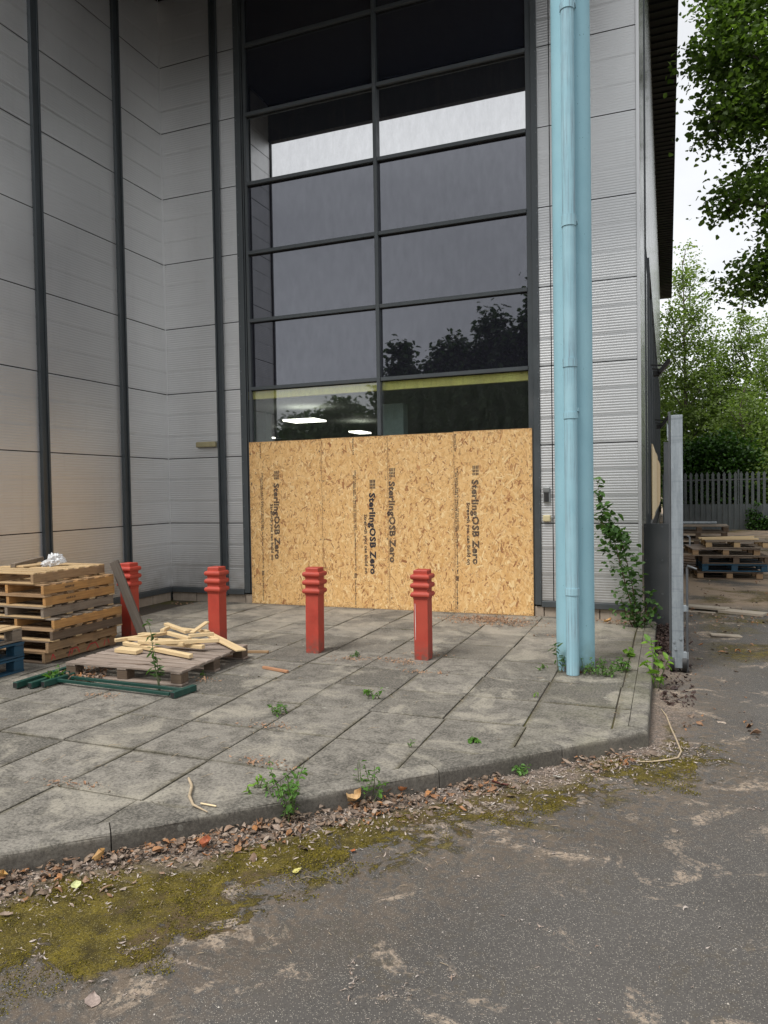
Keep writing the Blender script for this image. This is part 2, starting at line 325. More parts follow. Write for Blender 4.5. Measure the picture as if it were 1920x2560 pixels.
def mk_slab(name, kerb=False):
    n = NB(name); p = n.pos(); isl = n.island(); x, y, z = n.xyz(p)
    a = n.noise(p, 1.1, 5); b = n.noise(p, 6, 8, .74, .4); f_ = n.noise(p, 60, 5, .75)
    c = n.mix(n.mapr(isl, 0, 1), (.105, .097, .083), (.235, .216, .185))
    c = n.mix(n.mapr(b, .40, .56, .8, 0), c, (.065, .06, .052))
    c = n.mix(n.math('MULTIPLY', n.mapr(n.noise(p, 1.9, 7, .7, .6), .52, .62), .75), c, (.34, .31, .25))
    c = n.mix(n.mapr(f_, .45, .66, 0, .5), c, (.34, .31, .26)); c = n.mix(n.mapr(f_, .5, .33, 0, .65), c, (.06, .055, .045))
    v = n.n('ShaderNodeTexVoronoi'); v.inputs['Scale'].default_value = 7.5; n.l(n.mapping(p, (1, 1, 1)), v.inputs['Vector'])
    rr = n.xyz(v.outputs['Color']); li = n.math('MULTIPLY', n.math('LESS_THAN', n.math('ADD', v.outputs['Distance'], n.math('MULTIPLY', n.noise(p, 40, 3), .12)), n.mapr(rr[0], 0, 1, .1, .2)), n.math('GREATER_THAN', rr[1], .72))
    c = n.mix(n.math('MULTIPLY', li, n.mapr(f_, .3, .6, .2, .6)), c, (.43, .42, .36))
    # dust near the facade
    du = n.math('MULTIPLY', n.mapr(y, -3.2, -1.2), n.mapr(n.noise(p, 2.0, 4, .6), .4, .6)); c = n.mix(n.math('MULTIPLY', du, .5), c, (.36, .32, .26))
    # algae green tint near the corner
    al = n.math('MULTIPLY', n.mapr(x, 6.3, 7.1), n.mapr(n.noise(p, 3, 5), .4, .65)); c = n.mix(n.math('MULTIPLY', al, .35), c, (.13, .13, .06))
    if not kerb:
        ex = n.math('ABSOLUTE', n.math('SUBTRACT', n.math('FRACT', n.math('MULTIPLY', n.math('SUBTRACT', x, 2.92), 1/.588)), .5)); ey = n.math('ABSOLUTE', n.math('SUBTRACT', n.math('FRACT', n.math('MULTIPLY', n.math('ADD', y, 5.8), 1/.634)), .5))
        ed = n.math('MAXIMUM', ex, ey); em_ = n.math('MULTIPLY', n.mapr(n.math('ADD', ed, n.math('MULTIPLY', n.noise(p, 18, 5, .7), .10)), .50, .56), n.mapr(n.noise(p, 2.1, 4), .38, .6))
        c = n.mix(n.math('MULTIPLY', em_, .6), c, n.mix(n.noise(p, 3, 3), (.035, .028, .018), (.1, .085, .02)))
        wv = n.noise(n.mapping(p, (1, 1, 1), (0, 0, .6)), 150, 3, .8); c = n.mix(n.mapr(wv, .6, .72, 0, .55), c, (.42, .39, .33))
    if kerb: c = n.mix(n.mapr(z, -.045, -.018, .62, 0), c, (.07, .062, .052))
    n.set(col=c, rough=.88, spec=.3)
    n.bump(n.math('ADD', f_, n.math('MULTIPLY', b, .8)), .55, .004); return n.m
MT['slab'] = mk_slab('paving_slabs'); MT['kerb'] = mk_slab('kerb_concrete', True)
def mk_joint():
    n = NB('mossy_joint_soil'); p = n.pos(); m = n.mapr(n.noise(p, 1.7, 5, .6), .5, .6)
    c = n.mix(n.mapr(n.noise(p, 60, 3), .3, .7), (.03, .024, .018), (.11, .085, .06)); c = n.mix(m, c, (.08, .07, .012))
    n.set(col=c, rough=.95); n.bump(n.noise(p, 120, 3), .8, .005); return n.m
MT['joint'] = mk_joint()
def mk_osb():
    n = NB('osb_flakes'); isl = n.island(); g = n.attr('gv')
    c = n.ramp(isl, [(0, (.30, .13, .05)), (.05, (.50, .26, .10)), (.12, (.68, .39, .14)), (.45, (.80, .50, .205)), (.78, (.84, .555, .25)), (.9, (.92, .69, .36)), (.96, (.56, .28, .11)), (1, (.28, .11, .04))])
    gr = n.noise(n.mapping(g, (8, 160, 160)), 1, 4, .6); c = n.mix(n.mapr(gr, .4, .7, 0, .3), c, (.42, .22, .08))
    n.set(col=c, rough=.62); return n.m
MT['osb'] = mk_osb()
n = NB('osb_base'); p = n.pos(); n.set(col=n.mix(n.mapr(n.noise(p, 60, 4), .4, .65), (.34, .18, .07), (.66, .42, .19)), rough=.7); MT['osbbase'] = n.m
n = NB('plastic_bag'); n.set(col=(.75, .76, .77), rough=.25); n.b.inputs['Transmission Weight'].default_value = .0; n.b.inputs['Alpha'].default_value = .62; MT['bag'] = n.m

# ------------------------------------------------------------------ mesh helpers
class MB:
    def __init__(s): s.v = []; s.f = []; s.g = []; s.sm = []
    def add(s, vs, fs, gs=None, smooth=False):
        o = len(s.v); s.v += [tuple(q) for q in vs]; s.f += [tuple(i+o for i in q) for q in fs]
        s.g += [tuple(q) for q in (gs if gs is not None else vs)]; s.sm += [smooth]*len(fs); return s
    def box(s, c, d, rot=None, M=None, grain=True):
        hx, hy, hz = d[0]/2, d[1]/2, d[2]/2
        loc = [Vector((sx*hx, sy*hy, sz*hz)) for sx in (-1, 1) for sy in (-1, 1) for sz in (-1, 1)]
        R = (Euler(rot).to_matrix() if rot is not None else Matrix.Identity(3)) if M is None else M
        vs = [R @ q+Vector(c) for q in loc]
        ax = max(range(3), key=lambda i: d[i]); off = Vector((random.uniform(0, 50), random.uniform(0, 50), random.uniform(0, 50)))
        gs = []
        for q in loc:
            w = [q[ax]]+[q[i] for i in range(3) if i != ax]; gs.append(Vector(w)+off)
        return s.add(vs, [(0, 1, 3, 2), (4, 6, 7, 5), (0, 4, 5, 1), (2, 3, 7, 6), (0, 2, 6, 4), (1, 5, 7, 3)], gs)
    def beam(s, a, b, w, h, roll=0):
        a, b = Vector(a), Vector(b); d = b-a; ln = d.length; x = d.normalized()
        up = Vector((0, 0, 1)) if abs(x.z) < .95 else Vector((0, 1, 0))
        y = up.cross(x).normalized(); z = x.cross(y)
        if roll: y, z = y*math.cos(roll)+z*math.sin(roll), z*math.cos(roll)-y*math.sin(roll)
        R = Matrix((x, y, z)).transposed(); return s.box((a+b)/2, (ln, w, h), M=R)
    def tube(s, pts, rads, n=8, cap=True, smooth=True):
        pts = [Vector(q) for q in pts]; vs = []; fs = []
        if not hasattr(rads, '__len__'): rads = [rads]*len(pts)
        pr = None
        for i, q in enumerate(pts):
            d = (pts[min(i+1, len(pts)-1)]-pts[max(i-1, 0)]).normalized()
            if pr is None: a = d.orthogonal().normalized()
            else: a = (pr-d*pr.dot(d)).normalized()
            pr = a; b = d.cross(a)
            for k in range(n):
                t = 2*math.pi*k/n; vs.append(q+(a*math.cos(t)+b*math.sin(t))*rads[i])
        for i in range(len(pts)-1):
            for k in range(n): fs.append((i*n+k, i*n+(k+1) % n, (i+1)*n+(k+1) % n, (i+1)*n+k))
        s.add(vs, fs, smooth=smooth)
        if cap:
            s.add(vs[:n], [tuple(range(n))[::-1]]); s.add(vs[-n:], [tuple(range(n))])
        return s
    def sqlathe(s, c, prof):     # square section lathe: prof = (half width, z)
        vs = []; fs = []
        for w, z in prof:
            for sx, sy in ((-1, -1), (1, -1), (1, 1), (-1, 1)): vs.append((c[0]+sx*w, c[1]+sy*w, c[2]+z))
        m = len(prof)
        for i in range(m-1):
            for k in range(4): fs.append((i*4+k, i*4+(k+1) % 4, (i+1)*4+(k+1) % 4, (i+1)*4+k))
        fs += [(3, 2, 1, 0), tuple((m-1)*4+k for k in range(4))]
        return s.add(vs, fs)
    def extr(s, prof, a, b, n):   # open profile [(z, out)], swept horizontally from a to b, outward normal n
        a, b, n = Vector(a), Vector(b), Vector(n); vs = []; fs = []
        for z, o in prof:
            for q in (a, b): vs.append(Vector((q.x, q.y, 0))+n*o+Vector((0, 0, z)))
        for i in range(len(prof)-1): fs.append((2*i, 2*i+1, 2*i+3, 2*i+2))
        return s.add(vs, fs)
    def build(s, name, mat, parent=None, bevel=0, origin=None, seg=1):
        me = bpy.data.meshes.new(name)
        o3 = Vector(origin) if origin is not None else Vector((0, 0, 0))
        me.from_pydata([(q[0]-o3.x, q[1]-o3.y, q[2]-o3.z) for q in s.v], [], s.f); me.update()
        at = me.attributes.new('gv', 'FLOAT_VECTOR', 'POINT'); at.data.foreach_set('vector', np.array(s.g, dtype=np.float32).ravel())
        me.polygons.foreach_set('use_smooth', s.sm)
        me.materials.append(mat)
        o = bpy.data.objects.new(name, me); C.objects.link(o)
        if parent is not None:
            o.parent = parent
            if origin is not None: o.location = o3
        elif origin is not None: o.location = o3
        if bevel:
            m = o.modifiers.new('bevel', 'BEVEL'); m.width = bevel; m.segments = seg; m.limit_method = 'ANGLE'; m.angle_limit = math.radians(40)
        return o
def tag(o, label=None, cat=None, group=None, kind=None):
    if label: o['label'] = label
    if cat: o['category'] = cat
    if group: o['group'] = group
    if kind: o['kind'] = kind
    return o
def thing(name, label, cat, loc=(0, 0, 0), rz=0, group=None):
    o = bpy.data.objects.new(name, None); C.objects.link(o); o.location = loc; o.rotation_euler = (0, 0, rz); o.empty_display_size = .2
    return tag(o, label, cat, group)
def copy_tree(o, parent=None):
    c = o.copy(); C.objects.link(c)
    if parent is not None: c.parent = parent
    for ch in list(o.children): copy_tree(ch, c)
    return c
def leafmesh(name, pos, size, mat, parent=None, up=.45, aspect=.62, fold=.25, jit=.35):
    N = len(pos); nrm = rng.normal(size=(N, 3)); nrm[:, 2] = np.abs(nrm[:, 2])+up*2; nrm /= np.linalg.norm(nrm, axis=1)[:, None]
    t = rng.normal(size=(N, 3)); t[:, 2] -= .4; t -= nrm*(t*nrm).sum(1)[:, None]; t /= np.linalg.norm(t, axis=1)[:, None]
    b = np.cross(nrm, t); sz = size*(1+jit*rng.uniform(-1, 1, (N, 1)))
    V = np.empty((N, 6, 3)); w = sz*aspect/2
    V[:, 0] = pos; V[:, 1] = pos+t*sz*.35+b*w+nrm*w*fold; V[:, 2] = pos+t*sz*.75+b*w*.7+nrm*w*fold*.6-nrm*sz*.06
    V[:, 3] = pos+t*sz-nrm*sz*.15; V[:, 4] = pos+t*sz*.75-b*w*.7+nrm*w*fold*.6-nrm*sz*.06; V[:, 5] = pos+t*sz*.35-b*w+nrm*w*fold
    me = bpy.data.meshes.new(name); me.vertices.add(N*6); me.vertices.foreach_set('co', V.ravel())
    base = np.arange(N)[:, None]*6; idx = np.concatenate([base+[0, 1, 2, 3], base+[0, 3, 4, 5]], 1).ravel()
    me.loops.add(N*8); me.loops.foreach_set('vertex_index', idx.astype(np.int32)); me.polygons.add(N*2)
    me.polygons.foreach_set('loop_start', np.arange(0, N*8, 4, dtype=np.int32)); me.update(calc_edges=True); me.validate()
    me.materials.append(mat); o = bpy.data.objects.new(name, me); C.objects.link(o)
    if parent is not None: o.parent = parent
    return o

# ------------------------------------------------------------------ ground
g = MB(); S = 400
g.add([(-S, -S, -.12), (S, -S, -.12), (S, S, -.12), (-S, S, -.12)], [(0, 1, 2, 3)])
tag(g.build('asphalt_ground', MT['asphalt']), kind='structure')
def clip(poly, a, b, c):   # keep a*x+b*y<=c
    out = []
    for i in range(len(poly)):
        p, q = poly[i], poly[(i+1) % len(poly)]; dp, dq = a*p[0]+b*p[1]-c, a*q[0]+b*q[1]-c
        if dp <= 0: out.append(p)
        if (dp < 0 < dq) or (dq < 0 < dp):
            t = dp/(dp-dq); out.append((p[0]+t*(q[0]-p[0]), p[1]+t*(q[1]-p[1])))
    return out
pv = MB(); KW = .125
xs = [2.92+.588*k for k in range(-19, 9)]; ys = [-5.8+.634*k for k in range(-14, 11)]
RO = [random.gauss(0, .010) for _ in ys]
for i in range(len(xs)-1):
    for j in range(len(ys)-1):
        gp = .004+random.random()*.003; x0, x1, y0, y1 = xs[i]+gp, xs[i+1]-gp, ys[j]+gp, ys[j+1]-gp
        if x0 < 0 and y1 > -3.3: continue
        if y0 > -.05: continue
        j4 = lambda: random.uniform(-.0025, .0025)
        so_ = RO[j]; poly = [(x0+so_+j4(), y0+j4()), (x1+so_+j4(), y0+j4()), (x1+so_+j4(), min(y1, -.02)+j4()), (x0+so_+j4(), min(y1, -.02)+j4())]
        poly = clip(poly, 1, -1, KD-KW*1.414-.004); 
        if len(poly) < 3: continue
        poly = clip(poly, 1, 0, 7.25-KW-.004)
        if len(poly) < 3: continue
        A_ = abs(sum(poly[k][0]*poly[(k+1) % len(poly)][1]-poly[(k+1) % len(poly)][0]*poly[k][1] for k in range(len(poly))))/2
        if A_ < .002: continue
        cx = sum(q[0] for q in poly)/len(poly); cy = sum(q[1] for q in poly)/len(poly)
        tx, ty, h0 = max(-.004, min(.004, random.gauss(0, .0024))), max(-.004, min(.004, random.gauss(0, .0024))), random.gauss(0, .0015)-.0025
        hz = lambda q: h0+tx*(q[0]-cx)*2+ty*(q[1]-cy)*2
        m = len(poly); ins = [(q[0]+(cx-q[0])*.022, q[1]+(cy-q[1])*.022) for q in poly]
        vs = [(q[0], q[1], hz(q)) for q in ins]+[(q[0], q[1], hz(q)-.0035) for q in poly]+[(q[0], q[1], -.05) for q in poly]
        fs = [tuple(range(m))]
        for a in (0, m):
            for k in range(m): fs.append((a+k, a+m+k, a+m+(k+1) % m, a+(k+1) % m))
        pv.add(vs, fs)
tag(pv.build('paving', MT['slab']), kind='structure')
jb = MB(); jb.add([(-9, -3.3, -.015), (-9, -18, -.015), (-6.5, -18.0, -.015), (7.15, -4.35, -.015), (7.15, .0, -.015), (0, 0, -.015), (0, -3.3, -.015)], [tuple(range(7))])
tag(jb.build('paving_bed', MT['joint']), kind='structure')
# kerb: separate stones with rounded nose
kb = MB()
def kerb_profile(): 
    pr = [(KW, -.2), (KW, -.002)]  # (inward distance, z): from back to face
    r_ = .022
    for k in range(7):
        t = math.pi/2*k/6; pr.append((r_-r_*math.sin(t), -.002-r_+r_*math.cos(t)))
    pr.append((-.006, -.14)); return pr
def kerb_stone(a, b, nin, mit0=0, mit1=0):
    a, b, nin = Vector(a), Vector(b), Vector(nin); d = (b-a).normalized(); vs = []; fs = []; dz = random.gauss(0, .0015)
    pr = kerb_profile(); m = len(pr); K = 9
    for i in range(K+1):
        t = i/K; q = a.lerp(b, t)
        for w, z in pr:
            sh = (mit0*w if i == 0 else 0)+(mit1*w if i == K else 0)
            jx = random.gauss(0, .0009)
            vs.append((q.x+nin.x*(w+jx)+d.x*sh, q.y+nin.y*(w+jx)+d.y*sh, z+dz+random.gauss(0, .0007)))
    for i in range(K):
        for k in range(m-1): fs.append((i*m+k, i*m+k+1, (i+1)*m+k+1, (i+1)*m+k))
    fs += [tuple(range(m))[::-1], tuple(K*m+k for k in range(m))]
    kb.add(vs, fs, smooth=False)
q2 = .70711; corner = Vector((7.25, -4.35)); dd = Vector((q2, q2)); nin = Vector((-q2, q2))
stops = [0, .72, 1.62, 2.54, 3.46, 4.4, 5.3, 6.2, 7.1, 8, 9, 10, 11, 12, 13, 14]
for i in range(len(stops)-1):
    a = corner-dd*(stops[i+1]-.003); b = corner-dd*(stops[i]+(.003 if i else 0))
    kerb_stone(a, b, nin, 0, -math.tan(math.radians(22.5)) if i == 0 else 0)
yy = -4.35; first = True
while yy < -.2:
    e = min(yy+.915, -.02); kerb_stone((7.25, yy+(.003 if not first else .004)), (7.25, e-.003), (-1, 0), math.tan(math.radians(22.5)) if first else 0, 0); first = False; yy = e
tag(kb.build('kerb', MT['kerb']), kind='structure')

# ------------------------------------------------------------------ building
Z0, P = .1993, 1.0163
bd = thing('warehouse_building', 'silver ribbed metal building with tall dark glazed bay under deep canopy', 'building', (0, 0, 0))
def clad_prof(z0, z1):
    pr = []; k = 0; z = Z0
    while z < z1-.01:
        pr += [(z+.006, -.022), (z+.007, 0)]
        for t in range(3):
            zs = z+.007+t*(P/3); za = zs+.018
            pr += [(za, 0)]
            for r_ in range(9):
                q = za+r_*.0335
                pr += [(q+.002, 0), (q+.010, .0015), (q+.020, .0015), (q+.028, 0)]
            if t < 2: pr += [(zs+P/3-.016, 0), (zs+P/3-.015, -.004), (zs+P/3-.011, -.004), (zs+P/3-.010, 0), (zs+P/3-.001, 0), (zs+P/3, -.004), (zs+P/3+.004, -.004), (zs+P/3+.005, 0)]
        pr += [(z+P-.007, 0), (z+P-.006, -.022), (z+P+.005, -.022)]; z += P
    return [q for q in pr if q[0] <= z1]
PR = clad_prof(Z0, 9.36)
def clad(a, b, n, mat='clad', prof=PR):
    m = MB(); m.extr(prof, a, b, n); o = m.build('wall_cladding', MT[mat], bd)
    a, b, n = Vector(a), Vector(b), Vector(n); k = 1
    while Z0+P*k < 9.3:
        m = MB(); c = (a+b)/2-n*.013; e = (b-a); m.box((c.x, c.y, Z0+P*k), (abs(e.x)+.004 if abs(e.x) > .01 else .016, abs(e.y)+.004 if abs(e.y) > .01 else .016, .0125)); m.build('joint_shade_strip', MT['gap'], o); k += 1  # black strip set into the groove stands for the shade in the joint
    return o
clad((.004, 0, 0), (.952, 0, 0), (0, -1, 0)); clad((1.072, 0, 0), (1.362, 0, 0), (0, -1, 0))
clad((5.848, 0, 0), (5.994, 0, 0), (0, -1, 0)); clad((6.006, 0, 0), (7.045, 0, 0), (0, -1, 0))
clad((0, -3.36, 0), (0, -2.562, 0), (1, 0, 0)); clad((0, -2.432, 0), (0, -1.077, 0), (1, 0, 0)); clad((0, -.947, 0), (0, -.002, 0), (1, 0, 0))
# dark posts: stepped U channel
def post(c, n, w, z0=.1, z1=9.36):
    m = MB(); n = Vector(n); t = Vector((-n.y, n.x, 0)); c = Vector(c)
    for off, wd_, dp in ((-w/2+.013, .026, .05), (w/2-.013, .026, .05), (0, w-.052, .028)):
        q = c+t*off+n*(dp/2-.012); m.box((q.x, q.y, (z0+z1)/2), (abs(t.x)*wd_+abs(n.x)*(dp+.024), abs(t.y)*wd_+abs(n.y)*(dp+.024), z1-z0))
    return m.build('post', MT['post'], bd, .002)
post((0, -2.497, 0), (1, 0, 0), .128); post((0, -1.012, 0), (1, 0, 0), .128); post((1.012, 0, 0), (0, -1, 0), .118)
m = MB(); m.box((1.412, -.004, 4.75), (.1, .05, 9.2)); m.box((1.475, .004, 4.75), (.018, .02, 9.2)); m.build('corner_trim', MT['frame'], bd, .002)
m = MB(); m.box((5.808, -.004, 4.75), (.076, .05, 9.2)); m.build('corner_trim', MT['frame'], bd, .002)
m = MB(); m.box((7.062, -.012, 4.78), (.03, .02, 9.3)); m.box((7.079, .03, 4.78), (.012, .1, 9.3)); m.build('corner_trim', MT['clad'], bd, .002)
m = MB(); m.box((.006, -.006, 4.78), (.014, .014, 9.3)); m.build('corner_trim', MT['clad'], bd)
m = MB(); m.box((0, -3.385, 4.4), (.05, .05, 8.7)); m.build('corner_trim', MT['frame'], bd, .002)
# screws on trims
m = MB()
for z in np.arange(.45, 9, .34):
    for x_ in (1.388, 5.835):
        m = MB(); m.box((x_, -.031, z), (.008, .006, .008)); m.build('screw', MT['galv'], bd)
# base flashing + plinth blocks
for x0, x1 in ((.045, 1.36), (5.85, 7.07)): m = MB(); m.box(((x0+x1)/2, -.02, .163), (x1-x0, .05, .075)); m.build('base_flashing', MT['frame'], bd, .004)
m = MB(); m.box((.02, -1.7, .163), (.05, 3.34, .075)); m.build('base_flashing', MT['frame'], bd, .004)
m = MB()
for x0, x1 in ((.02, .46), (.47, .91), (.92, 1.36), (1.37, 1.5)): m.box(((x0+x1)/2, .03, .03), (x1-x0, .06, .195))
m.build('plinth', MT['plinthc'], bd, .004); m = MB()
for x0, x1 in ((5.75, 5.87), (5.88, 6.13), (6.14, 6.57), (6.58, 7.05)): m.box(((x0+x1)/2, .03, .03), (x1-x0, .06, .195))
m.build('plinth', MT['plinthc'], bd, .004); m = MB()
for k in range(8): m.box((-.02, -.25-k*.44, .03), (.06, .43, .195))
m.build('plinth', MT['plinthc'], bd, .004); m = MB()
m.box((7.04, 1.3, .0), (.06, 2.5, .25))
m.build('plinth', MT['plinthc'], bd, .004)
# unseen black boxes, added to block light behind cladding and glazing
m = MB()
m.box((-3.04, -1.7+.03, 4.6), (6.0, 3.3, 9.6)); m.box((.72, .16, 4.6), (1.42, .16, 9.6)); m.box((6.4, .2, 4.6), (1.26, .24, 9.6))
m.box((1.9, 9.6, 7.4), (10.2, 18.9, 8.2)); m.box((3.5, 19.8, 1.6), (7.04, 20, 3.4))
m.build('hidden_backing', MT['gap'], bd)
# left wing end face + upper volume + canopy
m = MB(); m.box((-3, -3.4, 4.3), (6, .03, 8.7)); m.build('end_wall', MT['clad'], bd)
m = MB(); m.box((.355, -3.37, 9.06), (12.81, .12, .82)); m.build('canopy_fascia', MT['soffit'], bd)
m = MB(); m.box((3.39, -1.66, 9.42), (6.74, 3.3, .1)); m.build('canopy_soffit', MT['soffit'], bd)
m = MB(); m.box((2.03, -1.71, 10.62), (9.46, 3.4, 2.3)); m.build('upper_wall', MT['clad'], bd)
m = MB(); m.box((.8, 16.3, 11.86), (13.7, 33.4, .16)); m.box((1.9, -2.1, 11.86), (9.9, 3.3, .16)); 
m.build('roof', MT['dark'], bd)
m = MB()
for k in range(114): m.box((7.36, -.2+k*.29, 11.765), (.54, .06, .03))
m.build('roof_eaves', MT['dark'], bd)
# side wall, running away from the camera
SP = []
z = Z0
while z < 11.7:
    SP += [(z, -.01), (z+.006, 0), (z+.34, 0), (z+.344, -.006), (z+.35, 0), (z+P-.006, 0), (z+P-.001, -.01)]; z += P
def sclad(y0, y1, z0, z1):
    mm = MB(); mm.extr([q for q in SP if z0 <= q[0] <= z1], (7.077, y0, 0), (7.077, y1, 0), (1, 0, 0)); return mm.build('side_cladding', MT['side'], bd)
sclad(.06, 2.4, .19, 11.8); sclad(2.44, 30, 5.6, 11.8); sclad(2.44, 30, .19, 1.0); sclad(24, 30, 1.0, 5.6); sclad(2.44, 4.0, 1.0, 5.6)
m = MB(); m.box((6.9, 15.5, 5.9), (.3, 29.6, 11.6)); m.build('side_wall_core', MT['gap'], bd)
m = MB()
for k in range(9): m.box((7.085, 4.0+2.5*k, 3.3), (.05, .09, 4.6))
m.box((7.085, 14, 5.58), (.05, 20.1, .09)); m.box((7.085, 14, 1.02), (.05, 20.1, .09)); m.box((7.083, 2.42, 5.9), (.03, .05, 11.6))
sw = m.build('side_window', MT['frame'], bd)
m = MB(); m.box((7.062, 14, 3.3), (.02, 20, 4.56)); m.build('pane', MT['darkwin'], sw)
# glazed bay
XG = (1.545, 3.588, 3.642, 5.70); ZT = [2.22+0.0, 3.238, 4.253, 5.262, 6.285, 7.304, 8.32, 9.34]
m = MB()
m.box((1.522, .014, 4.75), (.046, .046, 9.2)); m.box((3.615, .012, 1.3), (.052, .046, 2.3)); m.box((3.615, 0, 5.9), (.052, .08, 6.9)); m.box((5.735, .014, 4.75), (.07, .046, 9.2))
for z in [.25, 1.22]+ZT:
    for a, b in ((1.545, 3.589), (3.641, 5.70)): m.box(((a+b)/2, .012 if z < 2.5 else .006, z), (b-a, .046 if z < 2.5 else .066, .052))
cw = m.build('window', MT['frame'], bd, .003)
cnt = 0
zz = [.25, 1.22]+ZT
for i in range(len(zz)-1):
    for a, b in ((1.54, 3.595), (3.635, 5.71)):
        mt = 'vision' if zz[i+1] < 3.3 else ('coated' if i == 6 else 'spandrel')
        if zz[i] > 7: mt = 'upper'
        m = MB(); m.box(((a+b)/2, .034, (zz[i]+zz[i+1])/2), (b-a, .008, zz[i+1]-zz[i]), rot=(random.gauss(0, .0012), 0, random.gauss(0, .0012)))
        m.build('pane', MT[mt], cw)
# gaskets
m = MB()
for z in ZT[1:]:
    for a, b in ((1.55, 3.586), (3.644, 5.695)): m.box(((a+b)/2, .02, z-.03), (b-a, .012, .01))
m.build('gasket', MT['gap'], cw)
# room behind the glass
m = MB(); m.box((1.9, 8.9, 1.6), (9.6, .1, 3.2)); m.box((-2.9, 4.6, 1.6), (.05, 8.6, 3.2)); m.box((6.7, 4.6, 1.6), (.05, 8.6, 3.2)); m.box((-1.5, .12, 1.6), (2.9, .1, 3.2))
m.box((1.9, 4.7, 3.225), (9.6, 8.5, .04)); m.box((1.9, 4.6, .0), (9.6, 8.6, .05)); m.build('interior_room', MT['interior'], bd)
m = MB(); m.box((3.6, .10, 3.15), (4.6, .08, .115)); m.build('interior_beam', MT['yellow'], bd)
for x_, w_ in ((1.14, .22), (3.48, .33)):
    m = MB(); m.box((x_, 1.0, 1.5), (w_, .2, 3.0)); m.build('interior_column', MT['palecol'], bd)
for x_, y_, w_, h_ in ((1.3, 2.2, .62, .5), (1.13, 5.15, .28, .6), (-1.25, 5.4, .1, .3)):
    m = MB(); m.box((x_, y_, 2.96), (w_, h_, .03)); m.build('ceiling_light', MT['lamp'], bd)

# wall fittings
t = thing('bulkhead_lamp', 'long amber lensed bulkhead lamp on left cladding beside dark post', 'wall lamp', (.76, -.03, 2.43))
m = MB(); m.box((0, .015, 0), (.37, .04, .10)); m.build('lamp_base', MT['greyplastic'], t, .006)
m = MB(); m.box((0, -.035, 0), (.35, .07, .085)); m.build('lamp_lens', MT['lampglass'], t, .018, seg=3)
t = thing('entry_keypad', 'grey hooded entry keypad on cladding strip beside blue column', 'keypad', (5.925, -.005, 1.59))
m = MB(); m.box((0, -.02, -.03), (.085, .035, .15)); m.box((0, -.03, .065), (.085, .055, .06), rot=(.25, 0, 0)); m.build('housing', MT['greyplastic'], t, .006)
m = MB(); m.box((0, -.04, -.035), (.062, .008, .115)); m.build('key_plate', MT['black'], t, .003)
t = thing('junction_box', 'small cream plastic junction box below the entry keypad', 'junction box', (5.925, -.005, 1.28))
m = MB(); m.box((0, -.025, 0), (.1, .05, .085)); m.build('box_body', MT['beige'], t, .014, seg=3)
m = MB(); m.tube([(.05, -.015, .01), (.075, -.012, .012), (.1, -.01, .03)], .006, 6); m.build('cable', MT['greyplastic'], t)
for k, (y_, z_, lb) in enumerate(((5.6, 3.98, 'upper black floodlight bracketed to the side wall'), (9.5, 3.25, 'lower black floodlight bracketed to the side wall'))):
    t = thing('floodlight', lb, 'floodlight', (7.1, y_, z_), group='floodlights on the side wall')
    m = MB(); m.beam((0, 0, .05), (.2, 0, .03), .03, .03); m.beam((.02, 0, -.02), (.2, .0, -.06), .03, .03); m.build('bracket', MT['black'], t)
    m = MB(); m.box((.24, -.02, 0), (.3, .28, .07), rot=(0, -.9, 0)); m.box((.1, 0, -.12), (.12, .12, .1)); m.build('lamp_head', MT['black'], t, .01)

# ------------------------------------------------------------------ OSB boards
def osb(x0, x1, h, y, label):
    t = thing('osb_board', label, 'board', ((x0+x1)/2, y, 0), 0, 'chipboard sheets over the glazing')
    w = x1-x0; m = MB(); m.box((0, .009, h/2), (w, .016, h)); m.build('sheet', MT['osbbase'], t)
    m = MB(); n = int(w*h*3800)
    for k in range(n):
        ln = random.uniform(.025, .115); wd_ = random.uniform(.006, .022) if random.random() < .8 else random.uniform(.022, .042)
        a = math.radians(90)+random.gauss(0, .62) if random.random() < .75 else random.uniform(0, math.pi)
        cx, cz = random.uniform(-w/2, w/2), random.uniform(0, h); ca, sa = math.cos(a), math.sin(a)
        if abs(ca)*ln/2+abs(sa)*wd_/2+abs(cx) > w/2-.001 or cz-(abs(sa)*ln/2+abs(ca)*wd_/2) < .001 or cz+(abs(sa)*ln/2+abs(ca)*wd_/2) > h-.001:
            ln *= .35; wd_ *= .5
            ex = abs(ca)*ln/2+abs(sa)*wd_/2; cx = max(-w/2+ex, min(w/2-ex, cx)); ez = abs(sa)*ln/2+abs(ca)*wd_/2; cz = max(ez, min(h-ez, cz))
        dp = -.0002-random.random()*.0022
        sk = random.uniform(-.25, .25)
        pts = [(-ln/2, -wd_/2*random.uniform(.5, 1)), (ln/2*random.uniform(.8, 1), -wd_/2), (ln/2, wd_/2*random.uniform(.3, 1)), (-ln/2*random.uniform(.8, 1), wd_/2)]
        vs = [(cx+p*ca-q*sa, dp+random.uniform(-.0003, .0003), cz+p*sa+q*ca) for p, q in pts]
        of = (random.uniform(0, 90), random.uniform(0, 9), 0)
        m.add(vs, [(0, 1, 2, 3)], [(p+of[0], q+of[1], 0) for p, q in pts])
    m.build('flake_face', MT['osb'], t)
    for x_ in (-w/2+.03, w/2-.03):
        for k in range(6):
            mm_ = MB(); mm_.tube([(x_+random.gauss(0, .006), -.0015, .15+k*.42+random.gauss(0, .02)), (x_, -.0045, .15+k*.42)], .0055, 8); mm_.build('screw_head', MT['rustgrey'], t)
    return t
b1 = osb(1.497, 2.7047, 2.436, -.030, 'leftmost chipboard sheet with broken black lettering near its left edge')
